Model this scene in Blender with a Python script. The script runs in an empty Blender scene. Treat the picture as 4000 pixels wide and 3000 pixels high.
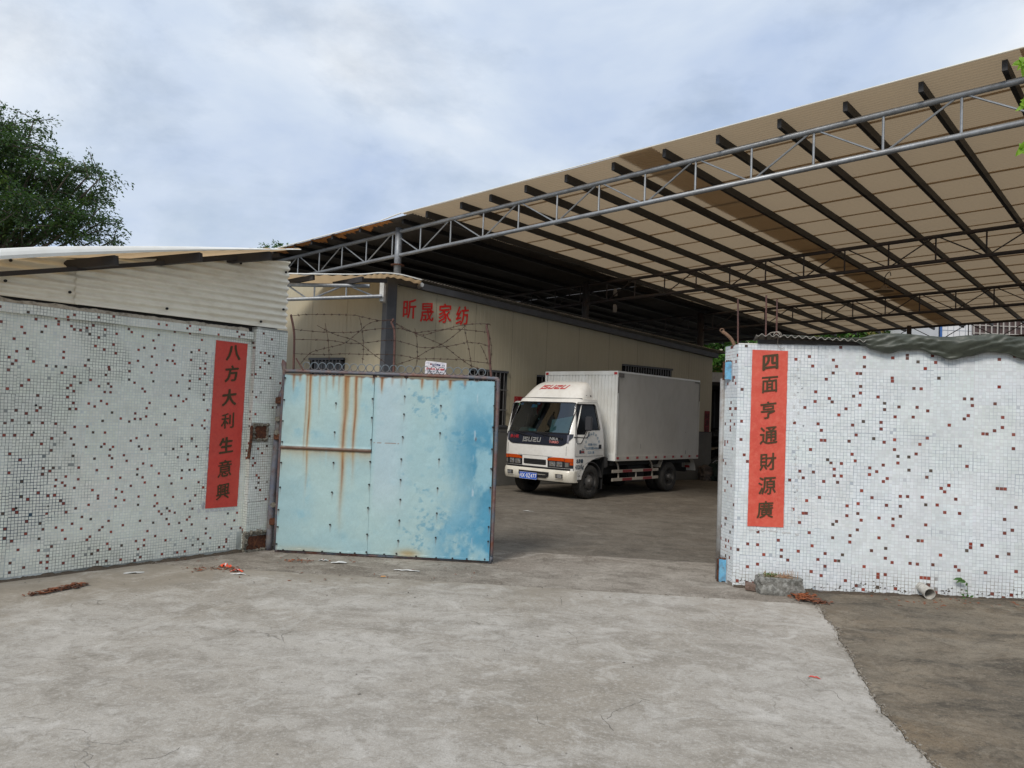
import bpy, bmesh, math, random
import numpy as np
from mathutils import Matrix, Vector, noise
from mathutils.geometry import tessellate_polygon

random.seed(7); rng = np.random.default_rng(7)
SC = bpy.context.scene; COL = SC.collection
PI = math.pi; R = math.radians

# ---------------------------------------------------------------- camera
PITCH = math.atan(0.04); ROLL = math.atan(0.039)
fw = Vector((0, math.cos(PITCH), math.sin(PITCH))); u0 = Vector((0, -math.sin(PITCH), math.cos(PITCH))); r0 = Vector((1, 0, 0))
rt = r0*math.cos(ROLL)+u0*math.sin(ROLL); up = -r0*math.sin(ROLL)+u0*math.cos(ROLL)
cd = bpy.data.cameras.new('camera'); cam = bpy.data.objects.new('camera', cd); COL.objects.link(cam)
cd.sensor_width = 36; cd.lens = 27; cd.clip_start = 0.05; cd.clip_end = 2000
m = Matrix.Identity(4)
for i, v in enumerate((rt, up, -fw)):
    for j in range(3): m[j][i] = v[j]
m[0][3], m[1][3], m[2][3] = 0, 0, 1.6
cam.matrix_world = m; SC.camera = cam

# ---------------------------------------------------------------- sky, sun, exposure
SUN_EL, SUN_DIR = 43, Vector((-0.48, -0.88, 0)).normalized()      # horizontal direction towards the sun
W = bpy.data.worlds.new('World'); SC.world = W; W.use_nodes = True
nt = W.node_tree; N = nt.nodes; Lk = nt.links; N.clear()
def wn(t, **k):
    n = N.new(t)
    for a, b in k.items(): setattr(n, a, b)
    return n
out = wn('ShaderNodeOutputWorld'); bg = wn('ShaderNodeBackground'); bg.inputs[1].default_value = 0.1
sky = wn('ShaderNodeTexSky', sky_type='NISHITA', sun_disc=False)
sky.sun_elevation = R(SUN_EL); sky.sun_rotation = math.atan2(SUN_DIR.x, SUN_DIR.y)
sky.air_density = 1.2; sky.dust_density = 1.5
tc = wn('ShaderNodeTexCoord'); mp = wn('ShaderNodeMapping'); mp.inputs['Scale'].default_value = (1.0, 1.0, 1.9)
mp.inputs['Location'].default_value = (0.3, 1.7, 0.2)
Lk.new(tc.outputs['Generated'], mp.inputs[0])
def wnoise(scale, det, rough, dist=0.0):
    n = wn('ShaderNodeTexNoise'); n.inputs['Scale'].default_value = scale; n.inputs['Detail'].default_value = det
    n.inputs['Roughness'].default_value = rough; n.inputs['Distortion'].default_value = dist
    Lk.new(mp.outputs[0], n.inputs['Vector']); return n
n1 = wnoise(2.2, 6, 0.55, 0.3); n2 = wnoise(4.2, 8, 0.6, 0.2)
rp = wn('ShaderNodeValToRGB'); cr = rp.color_ramp
cr.elements[0].position = 0.34; cr.elements[0].color = (5.0, 6.1, 8.1, 1)
cr.elements[1].position = 0.66; cr.elements[1].color = (8.8, 9.25, 9.8, 1)
e = cr.elements.new(0.5); e.color = (6.7, 7.6, 8.9, 1)
Lk.new(n1.outputs[0], rp.inputs[0])
rp2 = wn('ShaderNodeValToRGB'); rp2.color_ramp.elements[0].position = 0.50; rp2.color_ramp.elements[0].color = (1, 1, 1, 1)
rp2.color_ramp.elements[1].position = 0.80; rp2.color_ramp.elements[1].color = (0.5, 0.5, 0.5, 1)
Lk.new(n2.outputs[0], rp2.inputs[0])
mx = wn('ShaderNodeMix', data_type='RGBA'); Lk.new(rp2.outputs[0], mx.inputs[0]); Lk.new(sky.outputs[0], mx.inputs[6]); Lk.new(rp.outputs[0], mx.inputs[7])
Lk.new(mx.outputs[2], bg.inputs[0]); Lk.new(bg.outputs[0], out.inputs[0])
sl = bpy.data.lights.new('sun', 'SUN'); sl.energy = 2.3; sl.angle = R(18); sl.color = (1, 0.93, 0.84)
so = bpy.data.objects.new('sun', sl); COL.objects.link(so)
sd = Vector((SUN_DIR.x*math.cos(R(SUN_EL)), SUN_DIR.y*math.cos(R(SUN_EL)), math.sin(R(SUN_EL))))
so.rotation_euler = (-sd).to_track_quat('-Z', 'Y').to_euler(); so.location = (-6, -8, 12)
SC.view_settings.view_transform = 'Standard'; SC.view_settings.look = 'None'; SC.view_settings.gamma = 1
SC.view_settings.use_curve_mapping = False; SC.view_settings.exposure = 0.0
SC.render.engine = 'CYCLES'; SC.cycles.max_bounces = 7; SC.cycles.transparent_max_bounces = 12
SC.cycles.use_denoising = True

# ---------------------------------------------------------------- helpers
def srgb(r, g, b):
    f = lambda c: (c/255/12.92 if c/255 <= .04045 else ((c/255+.055)/1.055)**2.4)
    return (f(r), f(g), f(b), 1)
MATS = {}
def mat(name, col, rough=.6, metal=0, var=None, vs=3, vamt=.5, bump=0, bs=60, attr=False, trans=None, spec=.5, emit=None, coat=0,
        fine=None, fs=40, famt=.3, stretch=None):
    """principled material: base colour, optional broad variation (colour var, scale vs) and fine variation, noise bump"""
    if name in MATS: return MATS[name]
    M = bpy.data.materials.new(name); M.use_nodes = True; t = M.node_tree; t.nodes.clear(); nd = t.nodes; lk = t.links
    o = nd.new('ShaderNodeOutputMaterial'); b = nd.new('ShaderNodeBsdfPrincipled')
    b.inputs['Roughness'].default_value = rough; b.inputs['Metallic'].default_value = metal
    b.inputs['Specular IOR Level'].default_value = spec; b.inputs['Coat Weight'].default_value = coat
    tcn = nd.new('ShaderNodeTexCoord'); vec = tcn.outputs['Object']
    if stretch:
        mpn = nd.new('ShaderNodeMapping'); mpn.inputs['Scale'].default_value = stretch; lk.new(vec, mpn.inputs[0]); vec = mpn.outputs[0]
    if len(col) == 3: col = (*col, 1)
    if attr:
        a = nd.new('ShaderNodeAttribute'); a.attribute_name = 'col'; c = a.outputs['Color']
    else:
        rgb = nd.new('ShaderNodeRGB'); rgb.outputs[0].default_value = col; c = rgb.outputs[0]
    def layer(c, col2, s, amt, lo, hi, det=5):
        n = nd.new('ShaderNodeTexNoise'); n.inputs['Scale'].default_value = s; n.inputs['Detail'].default_value = det
        n.inputs['Roughness'].default_value = .6; lk.new(vec, n.inputs['Vector'])
        r = nd.new('ShaderNodeMapRange'); r.inputs[1].default_value = lo; r.inputs[2].default_value = hi; r.inputs[4].default_value = amt
        lk.new(n.outputs[0], r.inputs[0]); x = nd.new('ShaderNodeMix'); x.data_type = 'RGBA'
        lk.new(r.outputs[0], x.inputs[0]); lk.new(c, x.inputs[6]); x.inputs[7].default_value = (*col2[:3], 1); return x.outputs[2]
    if var: c = layer(c, var, vs, vamt, .4, .65)
    if fine: c = layer(c, fine, fs, famt, .45, .7, 3)
    lk.new(c, b.inputs['Base Color'])
    if bump:
        n = nd.new('ShaderNodeTexNoise'); n.inputs['Scale'].default_value = bs; n.inputs['Detail'].default_value = 4; lk.new(vec, n.inputs['Vector'])
        bp = nd.new('ShaderNodeBump'); bp.inputs['Strength'].default_value = bump; bp.inputs['Distance'].default_value = .01
        lk.new(n.outputs[0], bp.inputs['Height']); lk.new(bp.outputs[0], b.inputs['Normal'])
    res = b.outputs[0]
    if trans:
        tr = nd.new('ShaderNodeBsdfTranslucent'); tr.inputs[0].default_value = (*trans[1], 1)
        ms = nd.new('ShaderNodeMixShader'); ms.inputs[0].default_value = trans[0]; lk.new(res, ms.inputs[1]); lk.new(tr.outputs[0], ms.inputs[2]); res = ms.outputs[0]
    lk.new(res, o.inputs[0]); MATS[name] = M; return M
def glass(name, tint, refl=.08, rough=.02):
    if name in MATS: return MATS[name]
    M = bpy.data.materials.new(name); M.use_nodes = True; t = M.node_tree; t.nodes.clear(); nd = t.nodes; lk = t.links
    o = nd.new('ShaderNodeOutputMaterial'); tr = nd.new('ShaderNodeBsdfTransparent'); tr.inputs[0].default_value = (*tint, 1)
    g = nd.new('ShaderNodeBsdfGlossy'); g.inputs['Roughness'].default_value = rough; g.inputs[0].default_value = (.9, .95, 1, 1)
    f = nd.new('ShaderNodeFresnel'); f.inputs[0].default_value = 1.5; a = nd.new('ShaderNodeMath'); a.operation = 'ADD'; a.inputs[1].default_value = refl-.04; a.use_clamp = True
    ms = nd.new('ShaderNodeMixShader'); lk.new(f.outputs[0], a.inputs[0]); lk.new(a.outputs[0], ms.inputs[0]); lk.new(tr.outputs[0], ms.inputs[1]); lk.new(g.outputs[0], ms.inputs[2])
    lk.new(ms.outputs[0], o.inputs[0]); MATS[name] = M; return M

MW = {}
def thing(name, label, cat, loc=(0, 0, 0), rz=0, group=None, kind=None):
    o = bpy.data.objects.new(name, None); COL.objects.link(o); o.empty_display_size = .2
    o.location = loc; o.rotation_euler = (0, 0, rz); MW[o.name] = Matrix.Translation(loc) @ Matrix.Rotation(rz, 4, 'Z')
    o['label'] = label; o['category'] = cat
    if group: o['group'] = group
    o['kind'] = kind or 'thing'
    return o
def tag(o, label=None, cat=None, group=None, kind=None):
    if cat and not kind: kind = 'thing'
    for k, v in (('label', label), ('category', cat), ('group', group), ('kind', kind)):
        if v: o[k] = v
    return o
def mwof(o):
    if o is None: return Matrix.Identity(4)
    if o.name not in MW: MW[o.name] = (mwof(o.parent) if o.parent else Matrix.Identity(4)) @ o.matrix_basis
    return MW[o.name]
def link(name, me, mt, parent=None, M=None, smooth=False):
    o = bpy.data.objects.new(name, me); COL.objects.link(o)
    if mt is not None and not me.materials: me.materials.append(mt)
    if parent is not None: o.parent = parent
    if M is not None: o.matrix_basis = M
    if smooth: me.shade_smooth()
    return o
def npmesh(name, V, F, col=None):
    """V (n,3), F (m,4) int array, col per vertex (n,3)"""
    me = bpy.data.meshes.new(name); V = np.asarray(V, np.float32); F = np.asarray(F, np.int32)
    me.vertices.add(len(V)); me.vertices.foreach_set('co', V.ravel())
    k = F.shape[1]; me.loops.add(F.size); me.loops.foreach_set('vertex_index', F.ravel())
    me.polygons.add(len(F)); me.polygons.foreach_set('loop_start', np.arange(0, F.size, k, dtype=np.int32))
    me.update(calc_edges=True); me.validate(); me.shade_flat()
    if col is not None:
        a = me.color_attributes.new('col', 'FLOAT_COLOR', 'POINT'); c = np.ones((len(V), 4), np.float32); c[:, :3] = col; a.data.foreach_set('color', c.ravel())
    return me
class MB:
    def __init__(s): s.v = []; s.f = []
    def add(s, vs, fs):
        b = len(s.v); s.v += [tuple(v) for v in vs]; s.f += [tuple(b+i for i in f) for f in fs]; return s
    def box(s, a, b, M=None):
        x0, y0, z0 = a; x1, y1, z1 = b
        vs = [(x0, y0, z0), (x1, y0, z0), (x1, y1, z0), (x0, y1, z0), (x0, y0, z1), (x1, y0, z1), (x1, y1, z1), (x0, y1, z1)]
        if M: vs = [tuple(M @ Vector(v)) for v in vs]
        return s.add(vs, [(0, 3, 2, 1), (4, 5, 6, 7), (0, 1, 5, 4), (1, 2, 6, 5), (2, 3, 7, 6), (3, 0, 4, 7)])
    def bar(s, p, q, w, h, upv=(0, 0, 1)):
        """rectangular bar from p to q, w across, h along up"""
        p = Vector(p); q = Vector(q); d = (q-p).normalized(); x = d.cross(Vector(upv)).normalized()*w/2; y = x.cross(d).normalized()*h/2
        vs = [p-x-y, p+x-y, p+x+y, p-x+y, q-x-y, q+x-y, q+x+y, q-x+y]
        return s.add(vs, [(0, 1, 2, 3), (7, 6, 5, 4), (0, 4, 5, 1), (1, 5, 6, 2), (2, 6, 7, 3), (3, 7, 4, 0)])
    def tube(s, pts, r, n=8, cap=True, closed=False):
        pts = [Vector(p) for p in pts]; m = len(pts); rs = r if isinstance(r, (list, tuple)) else [r]*m; rings = []; ref = None
        for i, p in enumerate(pts):
            d = (pts[(i+1) % m]-pts[i-1]) if closed else (pts[min(i+1, m-1)]-pts[max(i-1, 0)])
            d.normalize()
            if ref is None: ref = d.orthogonal().normalized()
            x = (ref-d*ref.dot(d)).normalized(); y = d.cross(x); ref = x
            rings.append([p+(x*math.cos(2*PI*k/n)+y*math.sin(2*PI*k/n))*rs[i] for k in range(n)])
        vs = [v for rg in rings for v in rg]; fs = []
        for i in range(m if closed else m-1):
            for k in range(n):
                j = (i+1) % m; fs.append((i*n+k, i*n+(k+1) % n, j*n+(k+1) % n, j*n+k))
        if cap and not closed: fs += [tuple(range(n))[::-1], tuple((m-1)*n+k for k in range(n))]
        return s.add(vs, fs)
    def grid(s, P, closed_u=False):
        """P[i][j] points"""
        nu, nv = len(P), len(P[0]); fs = []
        for i in range(nu-1+(1 if closed_u else 0)):
            for j in range(nv-1):
                a = i*nv+j; b = ((i+1) % nu)*nv+j; fs.append((a, b, b+1, a+1))
        return s.add([p for r_ in P for p in r_], fs)
    def plate(s, outer, fn, t=.01, holes=()):
        """flat outline with holes, fn(u,v,d) maps to 3d with d = depth; front at d=0, back at d=t"""
        loops = [outer]+list(holes); flat = [p for l in loops for p in l]
        tris = tessellate_polygon([[Vector((p[0], p[1], 0)) for p in l] for l in loops]); n = len(flat)
        vs = [fn(p[0], p[1], 0) for p in flat]+[fn(p[0], p[1], t) for p in flat]
        fs = [tuple(tr_) for tr_ in tris]+[tuple(n+i for i in reversed(tr_)) for tr_ in tris]; b = 0
        for l in loops:
            k = len(l)
            for i in range(k):
                j = (i+1) % k; fs.append((b+i, b+j, n+b+j, n+b+i))
            b += k
        return s.add(vs, fs)
    def cyl(s, c, ax, r, h, n=20, r2=None):
        c = Vector(c); ax = Vector(ax).normalized(); return s.tube([c-ax*h/2, c+ax*h/2], [r, r if r2 is None else r2], n)
    def build(s, name, mt, parent=None, world=False, smooth=False, angle=None, bevel=0):
        me = bpy.data.meshes.new(name); vs = s.v
        if world and parent is not None:
            inv = mwof(parent).inverted(); vs = [tuple(inv @ Vector(v)) for v in vs]
        me.from_pydata(vs, [], s.f); me.update()
        if bevel:
            bm = bmesh.new(); bm.from_mesh(me)
            bmesh.ops.bevel(bm, geom=[e_ for e_ in bm.edges if len(e_.link_faces) == 2 and e_.calc_face_angle(0) > .6], offset=bevel, segments=2, affect='EDGES', clamp_overlap=True)
            bm.to_mesh(me); bm.free()
        o = link(name, me, mt, parent)
        if smooth: me.shade_smooth()
        if angle: me.shade_smooth(); me.set_sharp_from_angle(angle=R(angle))
        return o
def catmull(pts, k=4):
    pts = [Vector(p) for p in pts]; o = []
    for i in range(len(pts)-1):
        a = pts[max(i-1, 0)]; b = pts[i]; c = pts[i+1]; d = pts[min(i+2, len(pts)-1)]
        for j in range(k):
            t = j/k; o.append(.5*((2*b)+(c-a)*t+(2*a-5*b+4*c-d)*t*t+(3*b-3*c+d-a)*t**3))
    o.append(pts[-1]); return o
def txt(name, body, size, mt, parent, M, off=0, sx=1, shear=0, sp=1, wob=0, slant=0, bold=0):
    """lettering as a flat mesh, centred; M maps its x (right), y (up) into the parent's space"""
    c = bpy.data.curves.new('t', 'FONT'); c.body = body; c.size = size; c.offset = off*size; c.shear = shear; c.space_character = sp
    c.align_x = 'CENTER'; c.align_y = 'CENTER'; c.resolution_u = 3
    t = bpy.data.objects.new('t', c); COL.objects.link(t); dg = bpy.context.evaluated_depsgraph_get(); dg.update()
    me = bpy.data.meshes.new_from_object(t.evaluated_get(dg)); bpy.data.objects.remove(t); me.name = name
    xs = [v.co.x for v in me.vertices]; ys = [v.co.y for v in me.vertices]
    if xs:
        cx = (min(xs)+max(xs))/2; cy = (min(ys)+max(ys))/2
        for v in me.vertices:
            x = v.co.x-cx; y = v.co.y-cy
            if wob:
                q = Vector((x/size*4+hash(body) % 97, y/size*4, 0)); x += wob*size*noise.noise(q); y += wob*size*noise.noise(q+Vector((9, 4, 0)))
            v.co.x = x*sx; v.co.y = y+slant*x; v.co.z = 0
    if bold:
        bm = bmesh.new()
        for k, (dx, dy) in enumerate(((0, 0), (bold, 0), (-bold, 0), (0, bold*.7), (0, -bold*.7), (bold*.7, bold*.5), (-bold*.7, -bold*.5))):
            n0 = len(bm.verts); bm.from_mesh(me); bm.verts.ensure_lookup_table()
            for v in bm.verts[n0:]: v.co += Vector((dx*size, dy*size, .00012*k))
        me.clear_geometry(); bm.to_mesh(me); bm.free()
    me.materials.clear(); return link(name, me, mt, parent, M)
def frame(o, x, y):
    """matrix from origin and x,y axes"""
    x = Vector(x).normalized(); y = Vector(y).normalized(); z = x.cross(y)
    return Matrix(((x[0], y[0], z[0], o[0]), (x[1], y[1], z[1], o[1]), (x[2], y[2], z[2], o[2]), (0, 0, 0, 1)))
def copy_tree(o, parent=None):
    c = o.copy(); COL.objects.link(c); c.parent = parent
    for ch in list(o.children): copy_tree(ch, c)
    return c
# value noise on numpy arrays
_P = rng.random((64, 64)).astype(np.float32)
def vnoise(x, y):
    xi = np.floor(x).astype(int); yi = np.floor(y).astype(int); fx = x-xi; fy = y-yi; fx = fx*fx*(3-2*fx); fy = fy*fy*(3-2*fy)
    g = lambda a, b: _P[a % 64, b % 64]
    return (g(xi, yi)*(1-fx)+g(xi+1, yi)*fx)*(1-fy)+(g(xi, yi+1)*(1-fx)+g(xi+1, yi+1)*fx)*fy
def fbm(x, y, o=4):
    s = 0; a = .5; t = 0
    for i in range(o): s = s+a*vnoise(x*2**i+17.3*i, y*2**i+5.1*i); t += a; a *= .55
    return s/t
def sstep(a, b, x): t = np.clip((x-a)/(b-a), 0, 1); return t*t*(3-2*t)
def lerp(a, b, t): return a+(b-a)*t[..., None]
# ================================================================= GROUND
def ground_mat(name, base, dark, brown, light, stain=.5, bumpy=.5, seed=0, edge=None):
    M = bpy.data.materials.new(name); M.use_nodes = True; t = M.node_tree; t.nodes.clear(); nd = t.nodes; lk = t.links
    o = nd.new('ShaderNodeOutputMaterial'); b = nd.new('ShaderNodeBsdfPrincipled'); b.inputs['Roughness'].default_value = .88; b.inputs['Specular IOR Level'].default_value = .25
    tcn = nd.new('ShaderNodeTexCoord'); mpn = nd.new('ShaderNodeMapping'); mpn.inputs['Location'].default_value = (seed, seed*.7, 0); mpn.inputs['Rotation'].default_value = (0, 0, .2)
    lk.new(tcn.outputs['Object'], mpn.inputs[0]); vec = mpn.outputs[0]
    def nz(s, det=6, rg=.6, dist=0, st=None):
        n = nd.new('ShaderNodeTexNoise'); n.inputs['Scale'].default_value = s; n.inputs['Detail'].default_value = det; n.inputs['Roughness'].default_value = rg; n.inputs['Distortion'].default_value = dist
        v = vec
        if st:
            q = nd.new('ShaderNodeMapping'); q.inputs['Scale'].default_value = st; lk.new(vec, q.inputs[0]); v = q.outputs[0]
        lk.new(v, n.inputs['Vector']); return n.outputs[0]
    def mr(x, a, c, lo=0, hi=1):
        r = nd.new('ShaderNodeMapRange'); r.inputs[1].default_value = a; r.inputs[2].default_value = c; r.inputs[3].default_value = lo; r.inputs[4].default_value = hi; lk.new(x, r.inputs[0]); return r.outputs[0]
    def mixc(f, a, c):
        x = nd.new('ShaderNodeMix'); x.data_type = 'RGBA'; lk.new(f, x.inputs[0])
        if isinstance(a, tuple): x.inputs[6].default_value = (*a, 1)
        else: lk.new(a, x.inputs[6])
        x.inputs[7].default_value = (*c, 1); return x.outputs[2]
    def mul(a, c):
        x = nd.new('ShaderNodeMath'); x.operation = 'MULTIPLY'; lk.new(a, x.inputs[0])
        if isinstance(c, float): x.inputs[1].default_value = c
        else: lk.new(c, x.inputs[1])
        return x.outputs[0]
    c = mixc(mr(nz(.5, 6, .65, .6), .38, .62, 0, stain), base, brown)
    c = mixc(mr(nz(.33, 4, .6, 1.2), .47, .62, 0, .45), c, light)
    c = mixc(mr(nz(2.2, 7, .65, .6, (1, 1.6, 1)), .47, .68, 0, .6*stain+.2), c, dark)
    c = mixc(mr(nz(2.9, 9, .72, 1.0), .50, .66, 0, .6), c, light)
    c = mixc(mul(mr(nz(11, 9, .78, .8), .50, .62), .5), c, dark)
    c = mixc(mul(mr(nz(38, 6, .7), .50, .68), .5), c, light)
    c = mixc(mul(mr(nz(120, 3, .7), .52, .66), .55), c, dark)
    if edge:
        for nx, ny, off, w, amt in edge:
            g = nd.new('ShaderNodeVectorMath'); g.operation = 'DOT_PRODUCT'; lk.new(tcn.outputs['Object'], g.inputs[0]); g.inputs[1].default_value = (nx, ny, 0)
            a_ = nd.new('ShaderNodeMath'); a_.operation = 'SUBTRACT'; lk.new(g.outputs['Value'], a_.inputs[0]); a_.inputs[1].default_value = off
            k_ = nd.new('ShaderNodeMath'); k_.operation = 'ADD'; lk.new(a_.outputs[0], k_.inputs[0]); lk.new(mr(nz(1.6, 7, .7, .8, (1, 1, 1)), .3, .7, -.75*w, .75*w), k_.inputs[1])
            c = mixc(mr(k_.outputs[0], w*.9, w*.15, 0, amt), c, brown); c = mixc(mul(mr(k_.outputs[0], w*.55, -.1, 0, 1), mr(nz(5, 8, .75), .42, .6, 0, .75*amt)), c, dark)
    # scattered fine cracks and scratches
    vo = nd.new('ShaderNodeTexVoronoi'); vo.feature = 'DISTANCE_TO_EDGE'; vo.inputs['Scale'].default_value = .9
    dn = nd.new('ShaderNodeTexNoise'); dn.inputs['Scale'].default_value = 3.2; dn.inputs['Detail'].default_value = 5; lk.new(vec, dn.inputs['Vector'])
    va = nd.new('ShaderNodeVectorMath'); va.operation = 'MULTIPLY_ADD'; va.inputs[1].default_value = (.5, .5, 0); lk.new(dn.outputs['Color'], va.inputs[0]); lk.new(vec, va.inputs[2]); lk.new(va.outputs[0], vo.inputs['Vector'])
    ck = mr(vo.outputs['Distance'], .0, .006, 1, 0); ck = mul(ck, mr(nz(1.1, 2), .56, .66))
    c = mixc(mul(ck, .6), c, tuple(x*.6 for x in dark))
    lk.new(c, b.inputs['Base Color'])
    bp = nd.new('ShaderNodeBump'); bp.inputs['Strength'].default_value = bumpy; bp.inputs['Distance'].default_value = .012
    h = nd.new('ShaderNodeMath'); h.operation = 'ADD'; lk.new(nz(9, 8, .75, .6), h.inputs[0]); lk.new(mul(nz(60, 5, .7), .5), h.inputs[1])
    h2 = nd.new('ShaderNodeMath'); h2.operation = 'SUBTRACT'; lk.new(h.outputs[0], h2.inputs[0]); lk.new(mul(ck, .6), h2.inputs[1])
    lk.new(h2.outputs[0], bp.inputs['Height']); lk.new(bp.outputs[0], b.inputs['Normal']); lk.new(b.outputs[0], o.inputs[0]); return M
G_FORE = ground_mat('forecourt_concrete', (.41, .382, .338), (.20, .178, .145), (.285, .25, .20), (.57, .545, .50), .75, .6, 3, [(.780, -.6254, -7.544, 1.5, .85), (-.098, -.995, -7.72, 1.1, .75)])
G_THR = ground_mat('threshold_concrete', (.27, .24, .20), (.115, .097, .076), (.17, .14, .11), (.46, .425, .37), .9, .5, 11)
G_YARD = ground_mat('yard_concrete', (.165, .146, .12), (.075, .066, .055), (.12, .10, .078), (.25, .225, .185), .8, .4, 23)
G_APR = ground_mat('apron_concrete', (.15, .128, .098), (.05, .044, .036), (.225, .17, .11), (.30, .26, .20), 1.0, 1.0, 31)  # lighter patches paint sun dapples over the brown, dirty tone
G_EARTH = ground_mat('earth', (.16, .14, .11), (.09, .08, .06), (.14, .11, .08), (.2, .18, .15), .7, .6, 41)
def jag(p, q, n, a, seed=0):
    p = Vector(p); q = Vector(q); d = (q-p).normalized(); nrm = Vector((-d.y, d.x, 0)); o = []
    for i in range(n+1):
        t = i/n; w = a*(noise.noise(Vector((t*n*.35, seed, 0)))*1.3+noise.noise(Vector((t*n*.9, seed+5, 0)))*.7)
        if i in (0, n): w = 0
        o.append(p+(q-p)*t+nrm*w)
    return o
def slab(name, poly, z0, z1, mt):
    me = bpy.data.meshes.new(name); bm = bmesh.new(); top = [bm.verts.new((p[0], p[1], z1)) for p in poly]; bot = [bm.verts.new((p[0], p[1], z0)) for p in poly]
    f = bm.faces.new(top); n = len(poly)
    for i in range(n): bm.faces.new((top[i], bot[i], bot[(i+1) % n], top[(i+1) % n]))
    bmesh.ops.triangulate(bm, faces=[f]); bm.normal_update(); bm.to_mesh(me); bm.free(); return tag(link(name, me, mt), kind='structure')
bm_ = MB(); bm_.grid([[(-400, -400, -.06), (400, -400, -.06)], [(-400, 600, -.06), (400, 600, -.06)]]); tag(bm_.build('ground', G_EARTH), kind='structure')
J1 = jag((-4.6, 7.73, 0), (3.0, 6.98, 0), 60, .02, 1); J2 = jag((-4.6, 9.70, 0), (3.4, 8.72, 0), 50, .015, 2)
EDGE = [(2.90, 7.55), (2.845, 7.197), (2.701, 6.439), (2.55, 5.85), (2.386, 5.229), (2.234, 4.702), (2.122, 4.148), (2.095, 3.8), (2.068, 3.473), (2.02, 2.6), (2.0, 0), (2.0, -6)]
EP = []
for i in range(len(EDGE)-1):
    L_ = math.dist(EDGE[i], EDGE[i+1]); k = max(2, int(L_/.05)) if i < 9 else 8
    for j in range(k):
        t = j/k; p = Vector((*EDGE[i], 0)).lerp(Vector((*EDGE[i+1], 0)), t)
        p.x += .035*noise.noise(Vector((p.y*3, 1, 0)))+.022*noise.noise(Vector((p.y*11, 2, 0)))+.01*noise.noise(Vector((p.y*30, 3, 0))); EP.append(p)
EP.append(Vector((2.0, -6, 0)))
G7 = .007   # width of the joints
slab('forecourt', [(-9, -6), (1.99, -6)]+[(p.x-.002, p.y) for p in reversed(EP[:-1]) if p.y < 6.97]+[(p.x, p.y-G7) for p in reversed(J1) if p.x < 2.72]+[(-9, 8.1)], -.05, 0, G_FORE)
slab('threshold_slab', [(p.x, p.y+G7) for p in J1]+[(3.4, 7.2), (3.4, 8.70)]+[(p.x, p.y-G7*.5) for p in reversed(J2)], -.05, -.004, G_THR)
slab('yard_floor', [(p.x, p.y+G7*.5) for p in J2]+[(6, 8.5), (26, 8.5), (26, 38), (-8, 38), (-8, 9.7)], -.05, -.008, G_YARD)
# raised, cracked concrete apron on the right: climbs towards the wall's right end
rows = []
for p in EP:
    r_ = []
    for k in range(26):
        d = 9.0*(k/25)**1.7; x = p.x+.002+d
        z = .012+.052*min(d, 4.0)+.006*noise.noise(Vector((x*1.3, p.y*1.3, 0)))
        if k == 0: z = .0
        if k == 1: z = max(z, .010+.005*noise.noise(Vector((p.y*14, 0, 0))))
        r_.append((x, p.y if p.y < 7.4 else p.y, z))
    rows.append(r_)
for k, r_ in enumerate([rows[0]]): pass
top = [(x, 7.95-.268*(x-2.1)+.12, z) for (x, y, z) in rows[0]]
ap = MB(); ap.grid([top]+rows); tag(ap.build('side_apron', G_APR, smooth=True), kind='structure')

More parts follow.
